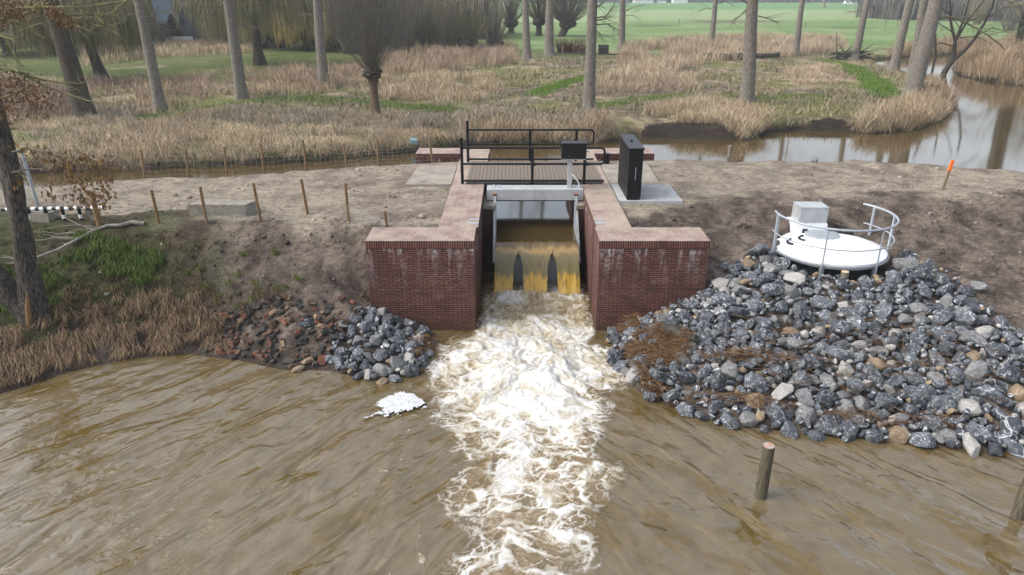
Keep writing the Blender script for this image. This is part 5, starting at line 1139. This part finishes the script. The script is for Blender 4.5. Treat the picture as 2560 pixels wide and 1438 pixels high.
# ------------------------------------------------------------------ left foreground tree
YT = 15.9; rs = random.Random(33); bt = tag(empty('bank_tree', (0, 0, 0)), 'old leaning tree with split trunk at the water on the left bank', 'tree')
def px_trunk(name, pts, radii, m, seed, Yw=YT, dy=0):
    P = [atY(x, y, Yw + dy * i) for i, (x, y) in enumerate(pts)]; fine = []; rr = []
    for j in range(len(P) - 1):
        for t in (0, .25, .5, .75): fine.append(P[j].lerp(P[j + 1], t)); rr.append(lerp(radii[j], radii[j + 1], t))
    fine.append(P[-1]); rr.append(radii[-1]); mb = MB(); mb.tube(fine, rr, 22); o = mb.build(name, m, bt, smooth=True)
    k = len(fine)
    for v in o.data.vertices:
        j = min(range(k), key=lambda i: (fine[i] - v.co).length_squared); d = v.co - fine[j]; n_ = mnoise.noise(Vector((v.co.x * 4 + seed, v.co.y * 4, v.co.z * 1.1))) * .28 + mnoise.noise(Vector((v.co.x * 11, v.co.y * 11 + seed, v.co.z * 2))) * .14; v.co = fine[j] + d * (1 + n_)
    return o
px_trunk('trunk', [(92, 800), (80, 740), (66, 660), (50, 570), (38, 490), (22, 410), (4, 340), (-20, 260), (-42, 150), (-60, 20), (-70, -150), (-60, -500)], [.38, .27, .22, .205, .20, .20, .195, .18, .17, .15, .12, .05], M['barkgrey'], 1)
px_trunk('second_trunk', [(88, 800), (52, 770), (20, 725), (-12, 680), (-60, 600), (-120, 480)], [.26, .23, .21, .2, .19, .15], M['barkgrey'], 2, YT - .1)
px_trunk('split_wood', [(75, 812), (70, 770), (67, 730)], [.07, .05, .01], M['post'], 3, YT - .34)
mb = MB()
mossy = [([(-60, 66), (10, 46), (45, 42), (70, 32), (85, 26), (108, 18), (125, 4)], .045, .02), ([(-60, 28), (60, 20), (100, 18), (160, 18), (205, 19), (240, 13), (300, 4), (370, -8)], .035, .012), ([(-40, 56), (30, 58), (60, 64), (85, 80), (110, 95), (135, 106)], .028, .008), ([(-40, 80), (10, 92), (35, 100), (56, 98), (60, 85)], .03, .008), ([(125, 38), (165, 58), (200, 68), (240, 87), (275, 105), (325, 126)], .026, .007), ([(150, 50), (205, 44), (225, 60), (250, 66), (285, 63), (305, 56)], .02, .006), ([(-50, 135), (0, 148), (20, 160), (45, 180), (90, 196), (150, 207), (205, 209), (232, 190)], .04, .009), ([(60, 188), (110, 215), (160, 232), (220, 252), (285, 258)], .026, .006), ([(-20, 170), (30, 175), (60, 190)], .035, .02), ([(15, 110), (28, 130), (45, 150), (55, 168)], .018, .008), ([(-20, 250), (20, 240), (60, 225), (80, 235)], .02, .006), ([(108, 58), (80, 66), (60, 76), (40, 84)], .016, .008), ([(160, 34), (215, 36), (245, 38), (262, 30)], .016, .006), ([(240, 38), (268, 66), (300, 90), (318, 100)], .014, .005), ([(-30, 10), (30, 30), (60, 60), (95, 68)], .018, .006), ([(180, 0), (235, 35), (260, 60)], .012, .005), ([(330, -10), (280, 30), (235, 45), (150, 48)], .014, .005)]
px_limbs(mb, mossy, YT - .6, rs, 10, 6, .3); mb.build('mossy_branches', M['lichen'], bt)
mb = MB(); hang = [([(30, 380), (70, 372), (120, 386), (180, 394), (240, 402), (275, 412)], .022, .006), ([(30, 432), (60, 424), (110, 421), (135, 428)], .02, .006), ([(180, 394), (200, 430), (205, 470)], .01, .004), ([(240, 402), (262, 440), (272, 480)], .01, .004), ([(210, 396), (230, 450), (235, 500)], .01, .004), ([(120, 386), (128, 440), (130, 500)], .008, .003)]
px_limbs(mb, hang, YT - .3, rs, 6, 5, .1); mb.build('low_branches', M['twig'], bt)
# leaves: drooping dead ones low, rust clusters high
def leafcloud(name, clusters, m, sz, droop, seed, Yw):
    g = np.random.default_rng(seed); P = []
    for (cx_, cy_, sx, sy, n) in clusters:
        xs = g.normal(cx_, sx, n); ys = g.normal(cy_, sy, n); P += [atY(x, y, Yw + d_) for x, y, d_ in zip(xs, ys, g.normal(0, .35, n))]
    P = np.array([tuple(p) for p in P]); n = len(P); a_ = g.uniform(0, 6.28, n); L = sz * g.uniform(.6, 1.3, n); W = L * .28
    d = np.stack([g.normal(0, .35, n), g.normal(0, .35, n), -np.full(n, droop) + g.normal(0, .35, n)], 1); d /= np.linalg.norm(d, axis=1)[:, None]; s = np.cross(d, np.stack([np.cos(a_), np.sin(a_), np.zeros(n)], 1)); s /= np.linalg.norm(s, axis=1)[:, None] + 1e-9
    V = np.stack([P, P + d * L[:, None] * .5 + s * W[:, None], P + d * L[:, None], P + d * L[:, None] * .5 - s * W[:, None]], 1).reshape(-1, 3); F = np.arange(n)[:, None] * 4 + np.arange(4)[None]
    link(name, fast_mesh(name, V, None, F), m, bt)
leafcloud('hanging_leaves', [(215, 415, 32, 20, 150), (262, 430, 18, 22, 80), (180, 400, 30, 14, 70), (120, 395, 24, 12, 40), (70, 372, 18, 10, 40), (190, 480, 22, 18, 80), (250, 500, 16, 18, 70), (205, 510, 22, 10, 45), (125, 488, 10, 14, 40), (50, 452, 10, 10, 25), (270, 470, 10, 16, 40), (236, 455, 24, 24, 60), (150, 430, 26, 14, 40)], M['deadleaf'], .092, 1.0, 41, YT - .3)
leafcloud('rust_leaves', [(20, 15, 26, 16, 260), (50, 25, 22, 14, 160), (5, 55, 14, 12, 120), (130, 22, 12, 10, 130), (150, 42, 16, 10, 150), (170, 58, 12, 8, 90), (30, 225, 36, 22, 260), (80, 240, 26, 18, 160), (15, 275, 26, 18, 160), (110, 255, 22, 16, 90), (40, 200, 26, 12, 120)], M['rustleaf'], .07, .6, 42, YT - .6)
# fallen branch across the slope
P = [gp(*p, 1.6) + Vector((0, 0, h)) for p, h in (((92, 690), .45), ((150, 648), .25), ((230, 592), .12), ((270, 570), .07), ((300, 570), .07), ((330, 561), .06), ((362, 563), .03))]; b_ = P[2]; fine = []
for j in range(len(P) - 1): fine += [P[j].lerp(P[j + 1], t) - b_ for t in (0, .33, .66)]
fine.append(P[-1] - b_); mb = MB(); n = len(fine); mb.tube(fine, [lerp(.03, .06, i / (n - 1)) for i in range(n)], 8); rs = random.Random(2)
for i in range(11):
    j = rs.randint(0, 11); d = Vector((-1, rs.uniform(-.5, .3), rs.uniform(-.1, .3))); mb.tube(wander(fine[j], d, rs.uniform(.7, 1.7), 5, .16, -.03, rs), [.018, .016, .013, .01, .007, .004], 5, cap=False)
o = mb.build('fallen_branch', M['paleLog'], None, smooth=True); o.location = b_; tag(o, 'long fallen branch with thin side twigs lying on the grassy slope', 'branch')

# ------------------------------------------------------------------ barrier, frame and stakes at the left end of the path
br = tag(empty('striped_barrier', gp(135, 560, 2.3)), 'low black and white striped rail barrier beside the left end of the path', 'barrier'); B0 = Vector(br.location)
ys_b = B0.y + .15; e0 = atY(5, 524, ys_b); e1 = atY(258, 520, ys_b); nS = 24
M['bwhite'] = noisy('barrier_white', (.55, .58, .58), (.68, .70, .69), 6, .5)
o = MB().tube([e0.lerp(e1, i / nS) - B0 for i in range(nS + 1)], .055, 10).build('rail', [M['black'], M['bwhite']], br)
for f in o.data.polygons: f.material_index = int((f.center.x - (e0.x - B0.x)) / ((e1.x - e0.x) / nS)) % 2
for i in range(6):
    p = e0.lerp(e1, (i + .55) / 6) - B0; MB().tube([(p.x, p.y, gz(p.x + B0.x, p.y + B0.y) - B0.z - .2), (p.x, p.y, p.z + .06)], .05, 10).build('post', M['black'], br, smooth=True); MB().tube([(p.x, p.y, p.z - .28), (p.x, p.y, p.z - .17)], .053, 10).build('white_ring', M['bwhite'], br)
q = gp(92, 548, 2.3); o = MB().prism([(-.5, -.2), (.5, -.24), (.55, .2), (-.45, .24)], -.05, .22).build('stone_slab', M['old_concrete'], None, bevel=.02); o.location = q; tag(o, 'flat grey stone slab behind the striped barrier', 'slab')
fp = at(97, 522, 2.4); fr = tag(empty('steel_frame', (fp[0], fp[1], 2.4)), 'grey steel frame with wire mesh panel at the left end of the path', 'gate frame'); F0 = Vector(fr.location); T = atY(54, 378, fp[1]) - F0
MB().tube([(0, 0, -.3), tuple(T)], .045, 10).build('post', M['galv'], fr, smooth=True)
MB().tube([tuple(T), tuple(T + Vector((-1.6, 0, 0)))], .045, 10).build('top_bar', M['galv'], fr, smooth=True)
mb = MB()
for i in range(22): xx = T.x - .05 - i * .07; mb.tube([(xx, 0, T.z), (xx + .25, 0, T.z - 1.5)], .006, 3, cap=False)
for i in range(10): zz = T.z - .15 * i; mb.tube([(T.x - 1.55, 0, zz), (T.x + .15 * i / 10, 0, zz)], .006, 3, cap=False)
mb.build('mesh_panel', M['wire'], fr)
q = gp(250, 566, 2.3); o = MB().tube([(0, 0, -.2), tuple(atY(228, 478, q.y) - q)], [.075, .065], 10).build('leaning_stake', M['post'], None, smooth=True); o.location = q; tag(o, 'brown wooden stake leaning left beside the striped barrier', 'stake')
q = gp(246, 558, 2.3) + Vector((-.12, .25, 0)); o = MB().tube([(0, 0, -.1), (-.25, 0, .3), (-.42, .05, .75)], [.10, .09, .075], 10).build('pale_stump', M['paleLog'], None, smooth=True); o.location = q; tag(o, 'pale leaning stump behind the brown leaning stake', 'stump')

# ------------------------------------------------------------------ rocks
def rock_mesh(seed):
    g = random.Random(seed); bmr = bmesh.new(); el = (g.uniform(.85, 1.25), g.uniform(.75, 1.05), g.uniform(.6, .9))
    for i in range(g.randint(15, 26)):
        v = Vector((g.gauss(0, 1), g.gauss(0, 1), g.gauss(0, 1))).normalized(); s = g.uniform(.86, 1.06); bmr.verts.new((v.x * el[0] * s, v.y * el[1] * s, v.z * el[2] * s))
    r_ = bmesh.ops.convex_hull(bmr, input=bmr.verts[:]); bmesh.ops.delete(bmr, geom=[e for e in r_['geom_interior'] if isinstance(e, bmesh.types.BMVert)], context='VERTS')
    bmesh.ops.bevel(bmr, geom=bmr.edges[:], offset=.055, segments=1, affect='EDGES', profile=.6, clamp_overlap=True)
    bmesh.ops.triangulate(bmr, faces=bmr.faces[:])
    bmesh.ops.subdivide_edges(bmr, edges=[e for e in bmr.edges if e.calc_length() > .35], cuts=1)
    for v in bmr.verts: v.co *= 1 + .05 * mnoise.noise(v.co * 3 + Vector((seed, 0, 0)))
    bmesh.ops.triangulate(bmr, faces=bmr.faces[:])
    me = bpy.data.meshes.new('rock'); bmr.to_mesh(me); bmr.free(); return me
protos = [rock_mesh(500 + i) for i in range(12)]
RM = ['rock_dark', 'rock_blue', 'rock_grey', 'rock_pale', 'rock_tan']
variants = {}
for i, p in enumerate(protos):
    for mname in RM:
        c = p.copy(); c.materials.append(M[mname]); variants[(i, mname)] = c
pv = [np.array([v.co[:] for v in p.vertices]) for p in protos]; pf = [np.array([f.vertices[:] for f in p.polygons]) for p in protos]
RIGHT = [(1500, 832), (1560, 792), (1680, 768), (1762, 730), (1785, 690), (1850, 655), (1930, 650), (1955, 668), (2080, 694), (2205, 692), (2235, 655), (2300, 665), (2400, 720), (2480, 790), (2560, 850), (2700, 930), (2850, 1180), (2560, 1142), (2350, 1126), (2200, 1108), (2000, 1092), (1800, 1072), (1700, 1035), (1610, 995), (1550, 935), (1525, 880)]
LEFT = [(922, 775), (990, 772), (1055, 798), (1112, 828), (1118, 862), (1095, 905), (1030, 955), (960, 968), (880, 948), (820, 915), (835, 870), (870, 840)]
rocks = []
def throw(polypx, n_try, sizes, sp, zone, z0):
    poly = [gp(x, y, z0)[:2] for x, y in polypx]; C = poly_sample(poly, n_try); R_ = np.sort(rng.choice(sizes, n_try) * rng.uniform(.70, 1.10, n_try))[::-1]
    ex = np.array([(r[0], r[1], r[2]) for r in rocks if r[4] == zone]) if rocks else np.zeros((0, 3)); acc = list(map(tuple, ex)) if len(ex) else []
    arr = np.zeros((len(acc) + n_try, 3)); k = len(acc)
    if k: arr[:k] = np.array(acc)
    for (x, y), r in zip(C, R_):
        if math.hypot(x - 8.83, y - 18.72) < 1.62 + r * .6: continue
        if (y > 16.9 - r) and (-3.8 - r < x < 5.1 + r): continue
        if k and (np.hypot(arr[:k, 0] - x, arr[:k, 1] - y) < sp * (arr[:k, 2] + r)).any(): continue
        arr[k] = (x, y, r); k += 1; rocks.append((x, y, r, None, zone))
throw(RIGHT, 9000, np.array([.12, .14, .16, .18, .18, .21, .25]), .78, 'right', .6)
throw(RIGHT, 9000, np.array([.075, .09, .11]), .62, 'right', .6)
throw(LEFT, 1500, np.array([.12, .14, .16, .18, .2]), .76, 'left', .3)
throw(LEFT, 1500, np.array([.075, .09]), .62, 'left', .3)
def proj_area(x, y, z, r): return r / (y * math.cos(PITCH) + (CAM_H - z) * math.sin(PITCH))
items = []
for x, y, r, _, zone in rocks:
    z = gz(x, y); items.append((proj_area(x, y, z, r), x, y, z, r, zone, int(abs(x) < y * .80)))
items.sort(key=lambda t: (-t[6], -t[0]))
words = {'rock_dark': 'dark slate', 'rock_blue': 'blue grey', 'rock_grey': 'light grey', 'rock_pale': 'pale whitish', 'rock_tan': 'tan'}
SV, SF, SM, so_ = [], [], [], 0
for i, (pa, x, y, z, r, zone, vis) in enumerate(items):
    mname = rng.choice(RM, p=[.34, .38, .19, .05, .04]); pi = int(rng.integers(12)); rot = Matrix.Rotation(rng.uniform(0, 6.28), 4, 'Z') @ Matrix.Rotation(rng.normal(0, .5), 4, 'X') @ Matrix.Rotation(rng.normal(0, .5), 4, 'Y')
    sc = (r * rng.uniform(.95, 1.3), r * rng.uniform(.85, 1.1), r * rng.uniform(.85, 1.1)); zz = z + r * rng.uniform(.25, .6) + (.10 if r < .11 else 0)
    if i < 292:
        o = bpy.data.objects.new('rock', variants[(pi, mname)]); col.objects.link(o); o.matrix_world = Matrix.Translation((x, y, zz)) @ rot @ Matrix.Diagonal((*sc, 1))
        size = 'large' if r > .2 else 'medium' if r > .155 else 'smaller'
        where = 'in the stone heap by the left brick wing' if zone == 'left' else ('at the water edge of the right stone slope' if z < .12 else 'low on the right stone slope' if z < .5 else 'halfway up the right stone slope' if z < 1.0 else 'high on the right stone slope')
        veins = 'white veined ' if mname in ('rock_dark', 'rock_blue') else ''
        tag(o, f'{size} {veins}{words[mname]} rock {where}', 'rock', f'{size} {words[mname]} rocks {where}')
    else:
        Mx = np.array(Matrix.Translation((x, y, zz)) @ rot @ Matrix.Diagonal((*sc, 1))); v = pv[pi] @ Mx[:3, :3].T + Mx[:3, 3]; SV.append(v); SF.append(pf[pi] + so_); SM.append(np.full(len(pf[pi]), RM.index(mname))); so_ += len(v)
tag(link('riprap_stones', fast_mesh('riprap_stones', np.concatenate(SV), np.concatenate(SF), None, None, np.concatenate(SM)), [M[k_] for k_ in RM]), kind='stuff')
print('rocks', len(items))
# clods and pebbles on the bare soil and the path
cl_v, cl_f = [], []; bmc = bmesh.new(); bmesh.ops.create_icosphere(bmc, subdivisions=1, radius=1); cv = np.array([v.co[:] for v in bmc.verts]); cf = np.array([[v.index for v in f.verts] for f in bmc.faces]); bmc.free()
nC = 5500; cx_ = rng.uniform(-12.5, 17, nC); cy_ = rng.uniform(12.8, 26.2, nC); ysc = np.interp(cx_, LX, LY); ycc = np.interp(cx_, CRX, CRY); clump = fbm(cx_ * 1.3, cy_ * 1.3, 611, 3)
kk = (cy_ > ysc + .7) & (cy_ < np.interp(cx_, BX, BY) - .2) & ~((cx_ > -3.8) & (cx_ < 5.3) & ((cy_ < 18.2) | (cx_ > -3.6) & (cy_ > 22.6) | (cx_ > -2) & (cx_ < 3.25))) & (np.hypot(cx_ - 8.83, cy_ - 18.72) > 1.9) & (clump + rng.uniform(-.1, .1, nC) > np.where(cy_ > ycc + .3, .60, .44)) & ~((cx_ > 3) & (cx_ < 5.4) & (cy_ > 20.5))
cx_, cy_ = cx_[kk], cy_[kk]; nC = len(cx_); cz_ = height(cx_, cy_); sz = rng.gamma(2.0, .011, nC) + .012; a_ = rng.uniform(0, 6.28, nC)
S3 = np.stack([sz * rng.uniform(.8, 1.5, nC), sz * rng.uniform(.7, 1.1, nC), sz * rng.uniform(.5, .9, nC)], 1); W3 = cv[None] * (1 + rng.uniform(-.25, .25, (nC, len(cv), 1))) * S3[:, None, :]
Wx = W3[..., 0] * np.cos(a_)[:, None] - W3[..., 1] * np.sin(a_)[:, None]; Wy = W3[..., 0] * np.sin(a_)[:, None] + W3[..., 1] * np.cos(a_)[:, None]
V = np.stack([Wx + cx_[:, None], Wy + cy_[:, None], W3[..., 2] + (cz_ + sz * .25)[:, None]], 2).reshape(-1, 3); F = (np.arange(nC)[:, None, None] * len(cv) + cf[None]).reshape(-1, 3)
cc = cover(cx_, cy_, cz_) * rng.uniform(.55, 1.15, (nC, 1)); pale = rng.random(nC) < .05; cc[pale] = np.array((.42, .40, .37)); cc = np.repeat(cc * .66, len(cv), 0)
tag(link('soil_clods', fast_mesh('soil_clods', V, F, None, cc), M['grass']), kind='stuff')
# single pale stones near the left water line and on the path edge
for px, py, r, mname, lb in ((375, 917, .19, 'rock_pale', 'flat pale stone lying in the shallow water at the left shore'), (745, 927, .16, 'rock_tan', 'yellow brown stone at the water line below the brick rubble'), (770, 905, .15, 'rock_tan', 'rounded tan stone just above the yellow brown stone'), (767, 812, .20, 'rock_dark', 'single dark rock lying on the brick rubble'), (862, 815, .18, 'rock_grey', 'grey green block at the top of the left stone heap'), (945, 762, .13, 'rock_tan', 'tan stone against the corner of the left brick wing'), (2440, 722, .26, 'rock_grey', 'muddy grey boulder half buried beside the top of the right stone slope'), (1822, 1082, .12, 'rock_pale', 'pale stone in the shallows off the right stone slope')):
    q = gp(px, py, .3); o = bpy.data.objects.new('rock', variants[(int(rng.integers(12)), mname)]); col.objects.link(o); o.location = q + Vector((0, 0, r * .25)); o.scale = (r * 1.2, r, r * .8); o.rotation_euler = (.2, .1, px); tag(o, lb, 'rock')
q = at(2037, 402, ZUP); o = bpy.data.objects.new('rock', variants[(3, 'rock_grey')]); col.objects.link(o); o.location = (q[0], q[1], ZUP + .05); o.scale = (.17, .16, .22); tag(o, 'grey stone poking out of the upper river beside the path', 'rock')

# broken bricks on the left shore
RUB = [(505, 885), (515, 820), (580, 775), (680, 742), (800, 752), (900, 768), (905, 800), (860, 850), (815, 915), (740, 925), (640, 902), (560, 897)]
poly = [gp(x, y, .3)[:2] for x, y in RUB]; C = poly_sample(poly, 255); bmods = []
for s in range(6):
    g = random.Random(s + 900); l_, w_, h_ = g.choice([(.21, .10, .06), (.14, .10, .06), (.10, .09, .06), (.12, .10, .05), (.17, .12, .07), (.09, .08, .06)]); mb = MB().box(-l_ / 2, l_ / 2, -w_ / 2, w_ / 2, -h_ / 2, h_ / 2); me = mb.mesh('broken_brick')
    for v in me.vertices: v.co += Vector((g.gauss(0, .012), g.gauss(0, .010), g.gauss(0, .007)))
    bmods.append(me)
bv = {}
for i, me in enumerate(bmods):
    for mn in ('bat_red', 'bat_brown', 'bat_dark', 'bat_buff'): c = me.copy(); c.materials.append(M[mn]); bv[(i, mn)] = c
bn = {'bat_red': 'orange red', 'bat_brown': 'brown', 'bat_dark': 'dark grey', 'bat_buff': 'buff'}
for x, y in C:
    mn = rng.choice(list(bn), p=[.10, .36, .44, .10]); o = bpy.data.objects.new('broken_brick', bv[(int(rng.integers(6)), mn)]); col.objects.link(o); s = rng.uniform(.8, 1.5); o.scale = (s, s, s)
    z = gz(x, y); o.location = (x, y, z + .02 + rng.uniform(0, .05)); o.rotation_euler = (rng.normal(0, .35), rng.normal(0, .35), rng.uniform(0, 6.28)); wet = 'at the water line' if z < .12 else 'higher up the shore'
    tag(o, f'{bn[mn]} broken brick in the rubble {wet} left of the stone heap', 'brick', f'{bn[mn]} broken bricks in the rubble {wet}')

# reed litter washed onto the stones
def litter(polys, seed):
    g = np.random.default_rng(seed); V, F, o_ = [], [], 0
    for pts, n, zr, L0 in polys:
        C = poly_sample([gp(x, y, .4)[:2] for x, y in pts], n); z = height(C[:, 0], C[:, 1]) + g.uniform(zr[0], zr[1], n); a_ = g.normal(.3, .9, n); L = L0 * g.uniform(.4, 1.2, n); t = g.normal(0, .18, n)
        d = np.stack([np.cos(a_) * L, np.sin(a_) * L, t * L], 1) * .5; s = np.stack([-np.sin(a_), np.cos(a_), np.zeros(n)], 1) * .0055; c = np.concatenate([C, z[:, None]], 1); u = np.array([0, 0, .01])
        v = np.stack([c - d - s, c - d + s, c + d + s, c + d - s, c - d + u, c + d + u], 1).reshape(-1, 3); b0 = np.arange(n)[:, None] * 6
        V.append(v); F.append(np.concatenate([b0 + np.array([[0, 4, 5, 3]]), b0 + np.array([[4, 1, 2, 5]])]) + o_); o_ += len(v)
    return tag(link('reed_litter', fast_mesh('reed_litter', np.concatenate(V), None, np.concatenate(F)), M['straw']), kind='stuff')
litter([([(1590, 850), (1650, 830), (1720, 850), (1725, 890), (1690, 935), (1620, 930), (1580, 890)], 1500, (.08, .30), .40), ([(1560, 870), (1600, 990), (1680, 1030), (1640, 960), (1600, 930)], 260, (.12, .28), .4), ([(1530, 815), (1600, 808), (1580, 850), (1540, 850)], 330, (.10, .28), .4),
        ([(1690, 1010), (1760, 1000), (1900, 1015), (2000, 1040), (1900, 1040), (1740, 1030)], 80, (.16, .28), .45), ([(1720, 895), (1800, 905), (1960, 905), (2000, 920), (1860, 930), (1760, 925)], 110, (.2, .30), .45), ([(1020, 870), (1080, 850), (1118, 862), (1090, 895), (1040, 905)], 240, (.08, .26), .35), ([(1990, 1040), (2200, 1050), (2420, 1060), (2400, 1090), (2200, 1085), (2000, 1065)], 110, (.12, .28), .45), ([(1800, 820), (2300, 800), (2500, 900), (2500, 1050), (1800, 980)], 260, (.2, .34), .42)], 5)
q = gp(1690, 865, .6); o = log([(1660, 850), (1738, 880)], .11, M['log'], 'black rotten log lying in the reed litter on the right stones', 'rotten_log', .8); o.location.z += .22
# floating foam
fo = [(908, 1050), (930, 1036), (948, 1030), (943, 1012), (955, 998), (972, 990), (990, 984), (1012, 982), (1036, 985), (1050, 995), (1066, 1008), (1070, 1020), (1055, 1026), (1040, 1028), (1024, 1033), (1008, 1034), (992, 1040), (968, 1043), (948, 1041), (930, 1047)]
pts = np.array(P2(fo, 0)); dense = []
for i in range(len(pts)):
    a_, b_ = pts[i], pts[(i + 1) % len(pts)]
    for t in (0, .25, .5, .75): p = a_ + (b_ - a_) * t; dense.append(p + rng.normal(0, .018, 2))
c0 = pts.mean(0); lo_, hi_ = pts.min(0) - .12, pts.max(0) + .12; xs_ = np.arange(lo_[0], hi_[0], .013); ys_ = np.arange(lo_[1], hi_[1], .013); A_, B_ = np.meshgrid(xs_, ys_); a1, b1 = A_.ravel(), B_.ravel()
sd_ = polydist(a1, b1, [tuple(p) for p in pts]) * np.where(inpoly(a1, b1, [tuple(p) for p in pts]), 1, -1) + (fbm(a1 * 7, b1 * 7, 71, 4) - .5) * .20
bub = worley(a1 * 7, b1 * 7, 73); z_ = .012 + .022 * sst(0, .12, sd_) + .012 * fbm(a1 * 14, b1 * 14, 75, 3) - .010 * sst(.08, .0, bub)
n = len(xs_); k = len(ys_); i2 = (np.arange(k - 1)[:, None] * n + np.arange(n - 1)[None, :]).ravel(); Qf = np.stack([i2, i2 + 1, i2 + n + 1, i2 + n], 1)
ok = (sd_ > .02) | ((sd_ > -.05) & (bub < .10)); ok &= ~((sd_ < .09) & (fbm(a1 * 22, b1 * 22, 77, 2) > .60)); Qf = Qf[ok[Qf].all(1)]; us_ = np.unique(Qf); mp_ = np.zeros(len(a1), np.int64); mp_[us_] = np.arange(len(us_)); V = np.stack([a1, b1, z_ + .02], 1)[us_]; F4 = mp_[Qf]; F3 = None
M['foam'] = noisy('settled_foam', (.36, .375, .39), (.54, .55, .56), 11, .9, bmp=.9)
o = link('foam_patch', fast_mesh('foam_patch', V - np.array([*c0, 0]), F3, F4, smooth=True), M['foam']); o.location = (*c0, 0); tag(o, 'white patch of settled foam floating on the water left of the rapids', 'foam')

# ------------------------------------------------------------------ air between here and the far wood
m, nt, b = mat('haze_air'); nt.nodes.remove(b); vol = nt.nodes.new('ShaderNodeVolumePrincipled'); vol.inputs['Color'].default_value = (.86, .93, 1, 1); vol.inputs['Density'].default_value = HAZE; vol.inputs['Anisotropy'].default_value = .2
nt.links.new(vol.outputs[0], [n_ for n_ in nt.nodes if n_.type == 'OUTPUT_MATERIAL'][0].inputs['Volume'])
o = MB().box(-700, 800, -40, 760, -3, 31).build('haze', m); tag(o, kind='stuff')
